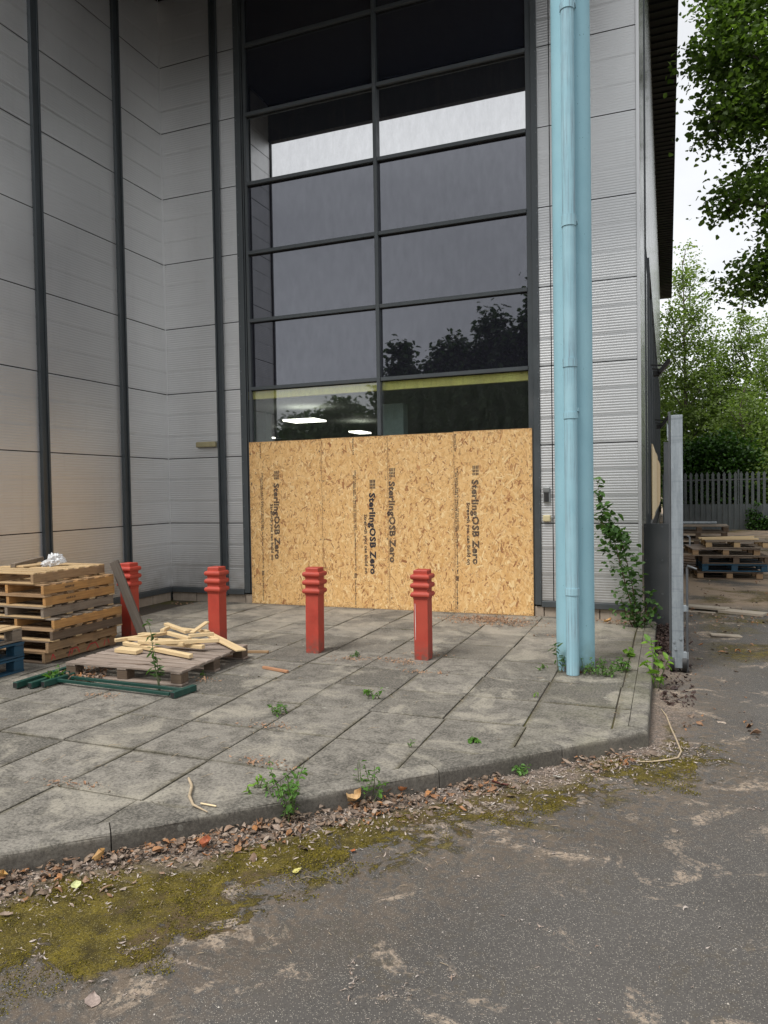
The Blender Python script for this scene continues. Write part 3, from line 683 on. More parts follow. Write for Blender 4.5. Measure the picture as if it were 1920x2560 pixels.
b2 = osb(2.7053, 3.7305, 2.444, -.030, 'second chipboard sheet from left with crisp bold black lettering')
b3 = osb(3.7315, 4.6907, 2.447, -.032, 'third chipboard sheet with striped lettering along its left seam')
b4 = osb(4.6913, 5.747, 2.456, -.032, 'rightmost chipboard sheet with printing, above the sawdust')
def text(body, x, ztop, length, height, parent, mat, name='printed_text', off=.0, xo=0):
    cu = bpy.data.curves.new(name, 'FONT'); cu.body = body; cu.size = 1; cu.offset = off; cu.resolution_u = 2; cu.space_character = 1.0 if off < .03 else 1.08
    ob = bpy.data.objects.new(name, cu); C.objects.link(ob)
    bpy.context.view_layer.update(); me = bpy.data.meshes.new_from_object(ob); bpy.data.objects.remove(ob)
    co = np.empty(len(me.vertices)*3); me.vertices.foreach_get('co', co); co = co.reshape(-1, 3)
    mn, mxx = co.min(0), co.max(0); sx = length/(mxx[0]-mn[0]); sy = height/.72
    out = np.empty_like(co); out[:, 0] = co[:, 1]*sy; out[:, 1] = 0; out[:, 2] = -(co[:, 0]-mn[0])*sx
    me.vertices.foreach_set('co', out.ravel()); me.materials.append(MT[mat])
    o = bpy.data.objects.new(name, me); C.objects.link(o); o.parent = parent; o.location = (x-parent.location.x, -.0034, ztop); return o
def logo(x, z0, w, h, parent, mat):
    m = MB()
    for i in range(4):
        m.box((w*(i+.5)/4, 0, -h*.2), (w*.17, .0002, h*.34)); m.box((w*(i+.5)/4, 0, -h*.55), (w*.17, .0002, h*.26)); m.box((w*(i+.5)/4, 0, -h*.86), (w*.17, .0002, h*.24))
    o = m.build('printed_logo', MT[mat], parent); o.location = (x-parent.location.x, -.0034, z0)
MAIN, SUB = 'SterlingOSB Zero', 'Strength you can build on'
SM1, SM2, WF = 'STRUCTURAL 2:4:0 18 2440x1197 EN 300 OSB3', 'EN 13986:2004 + A1:2015 0502 E1 T&G', 'West Fraser Europe Ltd'
for b, xm, zt, zb, xs_, zs, ze, mk, xsm in ((b1, 1.915, 2.0, .676, 1.845, 1.5, .666, 'inkbroken', 1.68), (b2, 3.452, 1.836, .49, 3.362, 1.34, .5, 'inkfull', 3.196),
                                      (b3, 3.752, 1.992, .661, None, 0, 0, 'inkbroken', None), (b4, 4.945, 1.993, .659, 4.862, 1.495, .657, 'inkbroken', 4.70)):
    logo(xm, zt, .09, .135, b, mk)
    text(MAIN, xm-.005, zt-.19, zt-.19-zb, .088, b, mk, off=.045)
    if xs_: text(SUB, xs_, zs, zs-ze, .048, b, 'inkfull', off=.03)
    if xsm:
        tb = b3 if xsm == 4.70 else b
        px = 4.70 if xsm == 4.70 else xsm
        bb = b4 if xsm == 4.70 else b
        text(SM1, px+.026, 1.97, .85, .023, bb, 'inkfull', off=.02); text(SM2, px+.002, 1.90, .8, .021, bb, 'inkfull', off=.02); text(SM2, px+.014, 1.08, .55, .02, bb, 'inkfull', off=.02)
        logo(px-.002, .50, .042, .07, bb, 'inkfull'); text(WF, px+.006, .41, .36, .023, bb, 'inkfull', off=.02); text('Europe Ltd', px+.004, 2.42, .23, .023, bb, 'inkfull', off=.02)
# OSB piece on the side wall
t = thing('side_window_board', 'pale chipboard sheeting over the side wall windows', 'board', (7.12, 4.4, 1.08))
m = MB(); 
for k in range(6): m.box((.012+.002*(k % 2), 1.2+2.44*k, .68+.02*(k % 3)), (.018, 2.42, 1.36-.05*(k % 2)))
m.build('sheet', MT['w_fresh'], t)

# ------------------------------------------------------------------ column + downpipe
t = thing('blue_column', 'tall round pale blue steel column holding the canopy', 'column', (6.585, -2.72, 0))
m = MB(); m.tube([(0, 0, -.02), (0, 0, 8.66)], .172, 40); m.build('shaft', MT['blue'], t)
t = thing('blue_downpipe', 'scuffed pale blue rainwater downpipe fixed in front of the column', 'downpipe', (6.588, -2.965, 0))
m = MB(); m.tube([(0, 0, 0), (0, 0, 8.66)], .057, 24); m.build('pipe', MT['pipe'], t)
for z0, z1 in ((.714, .775), (2.28, 2.335), (2.735, 2.81), (3.965, 4.06), (5.83, 5.885), (7.3, 7.36)):
    m = MB(); m.tube([(0, 0, z0), (0, 0, z1)], .0635, 28); m.build('collar', MT['pipe'], t)
for z0 in (2.36, 4.02, 5.9):
    m = MB(); m.box((.05, .06, z0), (.035, .12, .03)); m.build('bracket', MT['pipe'], t)

# ------------------------------------------------------------------ bollards
H = .89; W2 = .0725
def ring(zc, wm=.098, h=.052):
    o = []
    for k in range(9):
        a = -math.pi/2+math.pi*k/8; o.append((W2+.003+(wm-W2-.003)*max(0, math.cos(a))**.8, zc+math.sin(a)*h/2))
    return o
prof = [(W2, 0), (W2, .60)]+[(W2+.002, .602)]+ring(.646)+[(W2, .676), (W2, .70)]+ring(.736)+[(W2, .766), (W2, .786)]+ring(.822)+[(W2-.002, .85), (W2-.002, .882), (W2-.008, H)]
t0 = thing('red_bollard', 'leftmost red bollard behind the tall pallet stack', 'bollard', (1.56, -2.81, -.004), group='red cast bollards')
m = MB(); m.sqlathe((0, 0, 0), prof[:1]+[(W2, .6)]); m.build('shaft', MT['red'], t0, .003)
m = MB(); m.sqlathe((0, 0, 0), prof[1:]); m.build('ringed_head', MT['red'], t0)
for x_, y_, dz, lb in ((2.745, -2.80, -.02, 'red bollard behind the pile of pale timber offcuts'), (3.945, -2.81, 0, 'red bollard standing before the middle of the chipboard, second from right'), (5.12, -2.765, 0, 'rightmost red bollard with thin white paint drip, nearest the blue column')):
    c = copy_tree(t0); c.location = (x_, y_, -.004+dz); c['label'] = lb; c.rotation_euler = (random.gauss(0, .004), random.gauss(0, .004), random.gauss(0, .02))
m = MB(); xx = -.0565
m.add([(xx-.002, -.0745, .56), (xx+.002, -.0745, .56), (xx+.004, -.0745, .35), (xx+.001, -.0745, .2), (xx-.001, -.0745, .2), (xx-.001, -.0745, .35)], [(0, 1, 2, 3, 4, 5)])
m.build('paint_drip', MT['white'], c)

# ------------------------------------------------------------------ pallets
def stringer_pallet(mside, mdeck, mbot, lx=1.0, ly=.98, h=.113, n=7, bw=.085):
    t = bpy.data.objects.new('wooden_pallet', None); C.objects.link(t); t.empty_display_size = .2
    m = MB(); sh = h-.029
    for k, x_ in enumerate((-lx+.019, -lx/2, -.019)):
        m = MB(); m.box((x_, ly/2, .0145+sh/2), (.038, ly, sh)); m.build('stringer', MT[mside], t, .002)
    m = MB()
    for k in range(n):
        y_ = bw/2+(ly-bw)*k/(n-1); m.box((-lx/2+.001+random.uniform(-.004, .004), y_+random.uniform(-.006, .006), h-.0072), (lx+.002, bw*random.uniform(.9, 1.08), .0143), rot=(0, random.gauss(0, .002), random.gauss(0, .004)))
    m.build('deck', MT[mdeck], t, .0015)
    m = MB()
    for k in range(4):
        y_ = bw/2+(ly-bw)*k/3; m.box((-lx/2+.001, y_, .0072), (lx, bw, .0143), rot=(0, 0, random.gauss(0, .003)))
    m.build('bottom_boards', MT[mbot], t, .0015)
    return t
ORD = ['lowest', 'second', 'third', 'fourth', 'fifth', 'sixth', 'seventh', 'topmost']
DS = ['with red spray paint on its side', 'with knotty brown side', 'in weathered brown', 'grey at one end and amber along the side', 'in pale grey wood', 'in amber wood with small black stamp', 'in amber wood under the top pallet', 'with bright yellow deck slats']
MS = [('w_tan', 'w_tan', 'w_old'), ('w_tan', 'w_old', 'w_tan'), ('w_old', 'w_tan', 'w_pale'), ('w_amber', 'w_grey', 'w_tan'), ('w_grey', 'w_grey', 'w_pale'), ('w_amber', 'w_tan', 'w_pale'), ('w_amber', 'w_tan', 'w_tan'), ('w_tan', 'w_pale', 'w_pale')]
OF = [(0, 0), (.05, .0), (.10, .01), (.115, .02), (0., .0), (.02, .01), (0, .01), (-.12, .0)]
for k in range(8):
    t = stringer_pallet(*MS[k]); t.location = (1.612+OF[k][0], -4.12+OF[k][1], k*.1131+.001); t.rotation_euler = (0, 0, random.gauss(0, .012)-.005*(k == 7))
    tag(t, '%s pallet of the tall left stack, %s' % (ORD[k], DS[k]), 'pallet', 'pallets in the tall stack')
    if k in (0, 5, 6):
        cu = bpy.data.curves.new('stamp', 'FONT'); cu.body = 'AGUS R US'; cu.size = .026; cu.offset = .001
        o = bpy.data.objects.new('stamp', cu); C.objects.link(o); bpy.context.view_layer.update(); me = bpy.data.meshes.new_from_object(o); bpy.data.objects.remove(o)
        me.materials.append(MT['ink']); o = bpy.data.objects.new('stamp', me); C.objects.link(o); o.parent = t; o.rotation_euler = (math.pi/2, 0, math.pi/2); o.location = (.0015, .27, .05)
    if k == 0:
        m = MB()
        for (y0, z0), (y1, z1) in (((.08, .03), (.1, .085)), ((.1, .085), (.13, .03)), ((.3, .02), (.33, .085)), ((.33, .085), (.42, .09)), ((.42, .09), (.45, .03)), ((.36, .08), (.34, .03)), ((.55, .03), (.6, .085)), ((.6, .085), (.68, .09)), ((.68, .09), (.72, .02)), ((.8, .03), (.82, .09)), ((.86, .09), (.88, .04))):
            m.beam((.0012, y0, z0), (.0012, y1, z1), .0008, .011)
        m.build('spray_mark', MT['redink'], t)
def block_pallet(mw, mblock, lx=1.2, ly=1.0, h=.144, n=7, bw=.12, top=None, bottom=True):
    t = bpy.data.objects.new('wooden_pallet', None); C.objects.link(t); t.empty_display_size = .2
    m = MB()
    for k in range(n):
        y_ = -ly/2+bw/2+(ly-bw)*k/(n-1); m.box((random.uniform(-.005, .005), y_, h-.015), (lx, bw*random.uniform(.9, 1.05), .018), rot=(random.gauss(0, .006), random.gauss(0, .002), random.gauss(0, .004)))
    m.build('deck', MT[top or mw], t, .002)
    m = MB()
    for x_ in (-lx/2+.06, 0, lx/2-.06): m.box((x_, 0, h-.028), (.1, ly, .0178))
    m.build('bearers', MT[mw], t, .002)
    for x_ in (-lx/2+.06, 0, lx/2-.06):
        for y_ in (-ly/2+.06, 0, ly/2-.06):
            m = MB(); m.box((x_, y_, .0185+(h-.056)/2), (.11, .11, h-.0565)); m.build('block', MT[mblock], t, .003)
    m = MB()
    for y_ in (-ly/2+.055, 0, ly/2-.055): m.box((0, y_, .009), (lx, .1, .0178))
    m.build('bottom_boards', MT[mw], t, .002)
    return t
for k, (mw, mb, tp, lb) in enumerate((('w_blue', 'w_blue', None, 'chipped blue pallet on the ground at far left'), ('w_blue', 'w_blue', None, 'blue pallet between blue and bare ones at far left'), ('w_grey', 'w_grey', 'w_pale', 'bare wood pallet on top of two blue ones at far left'))):
    t = block_pallet(mw, mb, 1.2, 1.0, .144, top=tp); t.location = (1.62-.5+random.uniform(-.015, .015)-.02*(k == 2), -4.375-.6, .001+k*.1445); t.rotation_euler = (0, 0, math.pi/2+random.gauss(0, .008))
    tag(t, lb, 'pallet', 'low stack of pallets at the far left')
t = block_pallet('w_pink', 'w_old', 1.26, 1.15, .14, n=9, bw=.106); t.location = (2.80, -3.845, .001); t.rotation_euler = (0, 0, .03)
tag(t, 'weathered pinkish grey pallet flat on the paving carrying pale timber offcuts', 'pallet')
# battens on it
BT = [((2.23, -3.69, .165), (3.27, -4.01, .17), .055, .045, 'long pale batten lying foremost across the flat pallet'), ((2.16, -3.75, .2), (2.47, -3.30, .21), .05, .04, 'short pale batten at the left end of the offcuts'),
      ((2.70, -3.89, .235), (3.285, -3.58, .235), .045, .045, 'pale batten laid over the long foremost batten'), ((2.74, -3.66, .185), (3.18, -3.69, .185), .06, .045, 'pale batten half buried at the right of the offcuts'),
      ((2.33, -3.154, .27), (2.80, -3.42, .26), .06, .04, 'pale batten rising at the back of the offcuts'), ((2.66, -2.98, .19), (3.55, -3.60, .155), .12, .02, 'wide thin pale board sticking out over the pallet edge'),
      ((2.84, -3.40, .25), (2.79, -3.06, .30), .06, .022, 'thin pale slat propped before the second bollard'), ((2.37, -3.95, .165), (2.65, -3.97, .165), .11, .045, 'stubby pale block under the left of the offcuts'),
      ((2.56, -3.43, .24), (2.98, -3.63, .24), .05, .045, 'pale batten in the middle of the offcut heap'), ((2.91, -3.55, .25), (3.09, -3.38, .25), .05, .04, 'short square pale offcut topping the right of the heap'),
      ((2.08, -3.27, .175), (2.36, -3.35, .2), .08, .022, 'flat pale slat at the back left of the offcuts'), ((2.29, -3.69, .215), (2.62, -3.68, .22), .06, .04, 'pale offcut lying atop the short left batten'),
      ((2.40, -3.1, .225), (2.9, -3.2, .23), .05, .022, 'thin pale strip lying behind the heap'), ((2.55, -3.50, .275), (2.45, -3.28, .26), .05, .04, 'small pale offcut perched on top of the heap'),
      ((2.5, -3.8, .215), (3.0, -3.75, .215), .05, .04, 'pale batten bridging the front of the heap'), ((2.3, -3.55, .17), (2.9, -3.4, .17), .07, .045, 'pale batten at the bottom of the heap')]
for i, (a, b, w_, h_, lb) in enumerate(BT):
    a, b = Vector(a), Vector(b); c = (a+b)/2; m = MB(); m.beam(a, b, w_*.85, h_*.8, random.gauss(0, .05))
    o = m.build('timber_offcut', MT['w_fresh'], None, .0025, origin=tuple(c)); tag(o, lb, 'timber', 'pale timber offcuts on the flat pallet')
# leaning plank
m = MB(); m.beam((1.95, -3.02, .005), (1.60, -3.10, .93), .11, .03, 1.45)
tag(m.build('leaning_plank', MT['w_dark'], None, .003, origin=(1.8, -3.05, .45)), 'dark weathered plank leaning between pallet stack and first bollard', 'plank')
# bits on top of the stack
m = MB(); m.beam((.80, -3.74, .93), (.42, -2.98, .93), .05, .045)
tag(m.build('wood_offcut', MT['w_grey'], None, .003, origin=(.61, -3.3, .93)), 'grey batten lying behind the plastic bag on the tall stack', 'timber')
m = MB(); m.beam((.86, -3.72, .916), (.9, -3.42, .916), .16, .018)
tag(m.build('wood_offcut', MT['w_pale'], None, .003, origin=(.88, -3.57, .916)), 'short pale board beside the plastic bag on the tall stack', 'timber')
# crumpled bag
bm = bmesh.new(); bmesh.ops.create_icosphere(bm, subdivisions=5, radius=1)
from mathutils import noise as mnoise
for v in bm.verts:
    q = v.co.copy(); k = 1-.35*abs(mnoise.noise(q*1.6+Vector((3, 1, 7))))
    rid = sum(abs(mnoise.noise(q*s_+Vector((s_, 2, 5))))/a_ for s_, a_ in ((3.2, 3), (7, 6), (14, 12)))
    v.co = Vector((q.x*.13, q.y*.085, q.z*.085))*(k-.2+rid*1.1); 
    if v.co.x < -.02: v.co.y *= .7; v.co.z *= .62
    v.co.z = max(v.co.z, -.035)
me = bpy.data.meshes.new('plastic_bag'); bm.to_mesh(me); bm.free(); me.materials.append(MT['bag'])
for p_ in me.polygons: p_.use_smooth = True
o = bpy.data.objects.new('plastic_bag', me); C.objects.link(o); o.location = (1.08, -3.46, .945); o.rotation_euler = (0, -.25, .45); o.scale = (1.05, 1.05, 1.15)
tag(o, 'crumpled clear plastic bag on top of the tall pallet stack', 'plastic bag')

# green steel frames
def sqtube(a, b, w, name, parent, mat='green'):
    m = MB(); a, b = Vector(a), Vector(b); m.beam(a, b, w, w); o = m.build(name, MT[mat], parent, .002); return o
def dark_ends(a, b, w, parent):
    d = (Vector(b)-Vector(a)).normalized()
    for q, s_ in ((a, -1), (b, 1)):
        m = MB(); c = Vector(q)+d*s_*.0006; m.beam(c-d*.0004, c+d*.0004, w-.01, w-.01); m.build('mouth_shade_plate', MT['black'], parent)  # black plate on the solid end stands for the shaded hollow inside
t = thing('green_steel_frame', 'dark green square tube frame lying in front of the flat pallet', 'steel frame', (2.95, -4.66, 0))
e = sqtube((-.66, .0, .035), (.62, -.055, .03), .026, 'rail', t); e = sqtube((-.58, .115, .035), (.64, .085, .03), .026, 'rail', t)
e = sqtube((.66, -.08, .03), (.69, .18, .03), .05, 'end_tube', t); dark_ends((-.0, 0, 0), (.0, .0, 0), .01, None) if False else None
dark_ends((.66, -.08, .03), (.69, .18, .03), .05, e)
t = thing('green_steel_frame', 'dark green square tubes sticking out at the left of the flat pallet', 'steel frame', (2.12, -4.6, 0))
for a, b in (((-.02, -.32, .035), (-.03, .42, .035)), ((.095, -.27, .03), (.09, .2, .03)), ((.17, -.2, .03), (.2, .15, .03))):
    e = sqtube(a, b, .05, 'tube', t); dark_ends(a, b, .05, e)

# loose timber on paving
m = MB(); m.beam((3.79, -3.605, .012), (4.10, -3.69, .012), .03, .022); tag(m.build('batten_piece', MT['w_redbrown'], None, .002, origin=(3.94, -3.65, .01)), 'thin reddish batten on the paving left of the third bollard', 'timber')
m = MB(); m.beam((3.2, -3.09, .012), (3.5, -3.0, .012), .035, .024); tag(m.build('batten_piece', MT['w_tan'], None, .002, origin=(3.35, -3.04, .01)), 'short brown batten on the paving beside the offcut pallet', 'timber')
# fallen branch
m = MB(); m.tube([(4.783, -6.134, .018), (4.86, -6.21, .012), (4.93, -6.33, .01), (5.02, -6.42, .012), (5.14, -6.463, .008)], [.007, .009, .009, .007, .003], 7)
tag(m.build('dead_branch', MT['twig'], None, origin=(4.95, -6.33, 0)), 'bare pale crooked branch lying on the near paving', 'branch')
m = MB(); m.tube([(5.04, -6.38, .006), (5.14, -6.385, .007)], .005, 5); tag(m.build('wood_splinter', MT['w_fresh'], None, origin=(5.09, -6.38, 0)), 'small pale splinter beside the crooked branch', 'twig')
m = MB(); m.tube([(7.33, -3.45, -.105), (7.37, -3.65, -.1), (7.40, -3.9, -.11), (7.43, -4.13, -.108), (7.463, -4.4, -.11), (7.44, -4.53, -.11), (7.37, -4.595, -.11), (7.28, -4.65, -.112), (7.2, -4.673, -.113)], [.003, .006, .006, .006, .006, .006, .006, .005, .003], 6)
tag(m.build('dead_vine', MT['twig'], None, origin=(7.4, -4.1, -.12)), 'curved dead stem on the asphalt at the kerb corner', 'twig')

# ------------------------------------------------------------------ gate, sheet, fence, yard
t = thing('sliding_gate', 'galvanised palisade gate seen end on, standing on a wheel', 'gate', (7.47, -2.1, -.12))
m = MB(); m.box((0, 0, 1.255), (.105, .06, 2.42)); m.build('stile', MT['galv'], t, .004)
m = MB(); m.box((-.065, .03, 1.35), (.02, .05, 2.3)); m.build('edge_strip', MT['rustgrey'], t, .002)
m = MB(); m.box((-.01, 1.15, 2.0), (.045, 2.2, .05)); m.box((-.01, 1.15, .35), (.045, 2.2, .05)); m.build('rails', MT['galv'], t, .003)
m = MB()
for k in range(13):
    y_ = .1+k*.165; zt = 2.3+(.0 if k else -.05)
    m.box((-.045, y_, 1.15), (.02, .07, 2.2)); 
    m.add([(-.055, y_-.035, 2.25), (-.035, y_-.035, 2.25), (-.035, y_+.035, 2.25), (-.055, y_+.035, 2.25), (-.09, y_-.01, 2.42)], [(0, 1, 4), (1, 2, 4), (2, 3, 4), (3, 0, 4)])
m.build('pales', MT['galv'], t)
for a, b, rr in (((-.02, .02, .07), (.0, .02, .07), .08),):
    for sx in (-.05, .06):
        m = MB(); m.tube([(sx-.02, .03, .085), (sx+.02, .03, .085)], .085, 24); wh = m.build('wheel', MT['black'], t)
        m = MB(); m.tube([(sx-.024, .03, .085), (sx+.024, .03, .085)], .035, 12); m.build('hub', MT['rustgrey'], wh)
m = MB(); m.tube([(.085, -.02, .02), (.085, -.02, 1.0), (.09, -.02, 1.03), (.17, -.03, 1.0)], .011, 8); m.tube([(.085, -.02, 1.32), (.11, -.02, 1.3), (.11, -.02, 1.22)], .008, 6); m.build('drop_bolt', MT['rustgrey'], t)
m = MB(); m.box((.07, -.01, .62), (.05, .04, .06)); m.box((.07, -.01, .17), (.05, .04, .07)); m.build('bolt_guides', MT['galv'], t, .003)
m = MB()
for x_, z_ in ((.025, .33), (-.02, .23), (-.035, .3)): m.tube([(x_, -.03, z_), (x_, -.042, z_)], .012, 6)
m.build('bolts', MT['galv'], t)
t = thing('sheet_steel_panel', 'dark grey bolted steel panel closing the gap beside the building corner', 'panel', (7.26, .3, -.12))
m = MB(); m.box((0, 0, .66), (.32, .012, 1.32)); m.build('sheet', MT['sheet'], t, .002)
m = MB()
for x_ in (-.14, .06):
    for z_ in (.12, .42, .85, 1.28): m.tube([(x_, -.006, z_), (x_, -.012, z_)], .014, 8)
m.build('bolts', MT['rustgrey'], t)
t = thing('gate_post', 'tall dark grey steel post behind the galvanised gate', 'post', (7.385, .36, -.12))
m = MB(); m.box((0, 0, 1.17), (.085, .08, 2.34)); m.build('shaft', MT['rustgrey'], t, .004)
m = MB(); m.box((0, 0, 2.345), (.09, .085, .012)); m.build('cap', MT['rustgrey'], t)
# palisade fence across the yard
t = thing('palisade_fence', 'grey steel palisade fence with solid lower half across the back of the yard', 'fence', (7.2, 23, -.12))
for k in range(34):
    x_ = .05+k*.207; m = MB(); w_ = .05
    vs = []
    for y_ in (0, .012):
        vs += [(x_-w_, y_, 0), (x_-w_, y_, 2.15), (x_-w_*1.25, y_, 2.24), (x_, y_, 2.36), (x_+w_*1.25, y_, 2.24), (x_+w_, y_, 2.15), (x_+w_, y_, 0)]
    m.add(vs, [tuple(range(7)), tuple(range(13, 6, -1))]+[(i, (i+1) % 7+0, 7+(i+1) % 7, 7+i) for i in range(7)]); m.build('pale', MT['palisade'], t)
m = MB()
for k in range(70): m.box((.05+k*.1035, .03+.012*(k % 2), .52), (.1, .012, 1.04))
m.build('solid_sheeting', MT['palisade'], t)
m = MB(); m.box((3.5, .045, 2.03), (7, .04, .05)); m.box((3.5, .045, .4), (7, .04, .05)); m.build('rails', MT['rustgrey'], t)
for x_ in (2.85, 5.6):
    m = MB(); m.box((x_, .07, 1.2), (.06, .07, 2.45)); m.build('post', MT['palisade'], t)

YL = [('w_old', 'w_tan', None, 0, 0, 1.15, 'bottom brown pallet of the yard stack'), ('w_blue', 'w_blue', None, .08, .01, 1.15, 'dark blue pallet low in the yard stack'), ('w_old', 'w_old', None, .10, .03, 1.2, 'brown pallet resting on the blue one in the yard stack'),
      ('w_grey', 'w_tan', 'w_pink', -.09, .05, 1.2, 'grey decked pallet second from top of the yard stack'), ('w_grey', 'w_pale', 'w_grey', .14, -.02, 1.1, 'top pallet of the yard stack with pale battens on it')]
for k, (mw, mb, tp, dx, dr, lx, lb) in enumerate(YL):
    t = block_pallet(mw, mb, lx, 1.1, .146, top=tp); t.location = (8.45+dx, 6.25, -.119+k*.148); t.rotation_euler = (0, 0, .06+dr); tag(t, lb, 'pallet', 'stack of pallets in the yard')
for a, b, lb in (((7.95, 6.0, .645), (8.95, 6.3, .66), 'longer pale batten on the yard pallets'), ((8.0, 5.88, .64), (9.0, 5.98, .64), 'lower pale batten on the yard pallets')):
    m = MB(); m.beam(a, b, .06, .035); tag(m.build('pale_batten', MT['w_fresh'], None, .002, origin=tuple((Vector(a)+Vector(b))/2)), lb, 'timber', 'battens on the yard pallets')
for k in range(6):
    t = block_pallet(['w_old', 'w_grey'][k % 2], 'w_old', 1.2, 1.0, .15); t.location = (8.02+random.uniform(-.06, .06), 8.6, -.119+k*.1505); t.rotation_euler = (0, 0, random.gauss(0, .04))
    tag(t, '%s pallet of the grey stack standing behind the gate' % ['lowest', 'second', 'third', 'fourth', 'fifth', 'topmost'][k], 'pallet', 'grey pallet stack behind the gate')
m = MB(); m.tube([(7.5, 8.45, .83), (8.42, 8.5, .83)], .035, 10); tag(m.build('steel_tube', MT['galv'], None, origin=(8, 8.47, .83)), 'pale steel tube lying on the grey stack behind the gate', 'tube')
m = MB(); m.box((7.95, 6.6, -.03), (.75, .9, .1), rot=(.5, .05, .1)); 
m = MB()
for k in range(6): m.box((0, -.45+.18*k, 0), (.8, .12, .02))
for k in range(3): m.box((-.33+.33*k, 0, -.05), (.09, 1.0, .07))
o = m.build('broken_pallet', MT['w_old'], None, .002); o.location = (7.9, 7.1, .06); o.rotation_euler = (.22, .08, .2); tag(o, 'broken pallet slumped on the ground behind the gate', 'pallet')
for a, b, w_, h_, lb in (((7.5, 1.98, -.085), (8.17, 1.72, -.08), .2, .03, 'greyish scaffold board on the yard ground nearest the gate'), ((8.08, 1.72, -.1), (8.62, 1.50, -.1), .24, .035, 'pale worn board on the yard ground right of the greyish one'), ((7.55, 1.6, -.11), (8.0, 1.52, -.11), .05, .02, 'thin strip in front of the scaffold boards')):
    m = MB(); m.beam(a, b, w_, h_); tag(m.build('scaffold_board', MT['w_board'], None, .003, origin=tuple((Vector(a)+Vector(b))/2)), lb, 'board')
m = MB(); m.box((0, 0, 0), (.34, .12, .02), rot=(0, .05, .2)); o = m.build('broken_slab', MT['w_board'], None, .004); o.location = (8.02, -.15, -.105); tag(o, 'flat pale broken piece on the moss beyond the gate', 'rubble')

# ------------------------------------------------------------------ plants
def weed(name, label, cat, loc, stems, mat, leaf, lsize, smat='stem', group=None, aspect=.5):
    """stems: list of (dx, dy, height, lean_x, lean_y, nleaves)"""
    t = thing(name, label, cat, loc, 0, group); m = MB(); L_ = []
    for dx, dy, h, lx, ly, nl in stems:
        pts = [Vector((dx+lx*(s_/5)**1.5+random.gauss(0, h*.012), dy+ly*(s_/5)**1.5+random.gauss(0, h*.012), h*s_/5)) for s_ in range(6)]
        m.tube(pts, [leaf*.05*(1.2-s_/6)+.0012 for s_ in range(6)], 5)
        for k in range(nl):
            f_ = random.uniform(.12, 1)**.8*5; i = min(int(f_), 4); q = pts[i].lerp(pts[i+1], f_-i); a = random.uniform(0, 6.28); q = q+Vector((math.cos(a), math.sin(a), .2))*lsize*random.uniform(.1, .7); L_.append(q)
    m.build('stems', MT[smat], t)
    leafmesh('leaves', np.array([tuple(q) for q in L_]), leaf, MT[mat], t, up=.5, aspect=aspect); return t
R_ = random.uniform
def bunch(n, r_, h, nl, lean=.3): return [(R_(-r_, r_), R_(-r_, r_), h*R_(.5, 1), R_(-lean, lean)*h, R_(-lean, lean)*h, nl) for _ in range(n)]
weed('kerb_weed', 'bushy green weed at the kerb foot by the leaf litter, left one', 'weed', (5.44, -6.16, -.12), bunch(16, .05, .30, 16, .5), 'lf_weed', .030, .03, aspect=.55)
weed('kerb_weed', 'smaller weed at the kerb foot beside a curled tan leaf', 'weed', (5.76, -5.83, -.12), bunch(6, .06, .26, 12, .3), 'lf_weed', .032, .03)
weed('kerb_weed', 'tiny green tuft at the kerb foot on the brown leaves', 'weed', (6.535, -5.12, -.12), bunch(5, .02, .07, 8, .5), 'lf_weed', .028, .015)
weed('paving_weed', 'green sprig on the slab edge above the bushy kerb weed', 'weed', (5.22, -6.13, 0), bunch(5, .05, .06, 7, .6), 'lf_lime', .03, .02)
weed('paving_weed', 'spreading weed in a slab joint near the middle of the paving', 'weed', (4.62, -4.84, 0), bunch(7, .07, .09, 9, .6), 'lf_weed', .03, .02)
weed('paving_weed', 'leafy weed in the slab joint below the third bollard', 'weed', (5.14, -4.2, 0), bunch(6, .07, .09, 7, .7), 'lf_weed', .04, .025)
weed('paving_weed', 'small weed near the bollard standing before the chipboard', 'weed', (4.40, -2.9, 0), bunch(5, .06, .07, 8, .6), 'lf_shrub', .025, .02)
weed('paving_weed', 'tiny weed in a joint near the kerb edge centre', 'weed', (5.82, -5.2, 0), bunch(3, .02, .06, 6, .4), 'lf_weed', .02, .015)
weed('paving_weed', 'flat green rosette on the slab between kerb and downpipe', 'weed', (6.2, -4.95, 0), bunch(4, .03, .03, 6, .8), 'lf_weed', .04, .02)
weed('paving_weed', 'tiny yellowish weed in a mossy joint below the downpipe', 'weed', (6.39, -3.78, 0), bunch(3, .03, .04, 7, .5), 'lf_lime', .018, .015)
weed('paving_weed', 'small weed at the right edge of the offcut pallet', 'weed', (3.42, -4.06, 0), bunch(3, .03, .06, 6, .5), 'lf_weed', .028, .02)
weed('tube_weed', 'spiky green weed growing between the green tubes', 'weed', (2.2, -4.6, 0), bunch(7, .05, .13, 9, .6), 'lf_weed', .06, .02, aspect=.28)
weed('tall_weed', 'tall thin weed with serrated leaves in front of the offcuts', 'weed', (3.34, -4.56, 0), [(0, 0, .60, -.14, .03, 30), (0, .01, .34, -.05, 0, 10)], 'lf_shrub', .07, .045, aspect=.42)
weed('pipe_weed', 'slender weed at the left foot of the downpipe', 'weed', (6.46, -2.93, 0), [(0, 0, .26, -.04, -.02, 20), (.02, .02, .15, .03, 0, 9)], 'lf_shrub', .06, .02, aspect=.3)
weed('column_weed', 'low creeping green weeds at the right foot of the column', 'weed', (6.78, -2.93, 0), [(R_(-.12, .14), R_(-.07, .08), R_(.04, .16), R_(-.05, .08), R_(-.04, .04), 9) for _ in range(34)], 'lf_weed', .024, .02, aspect=.5)
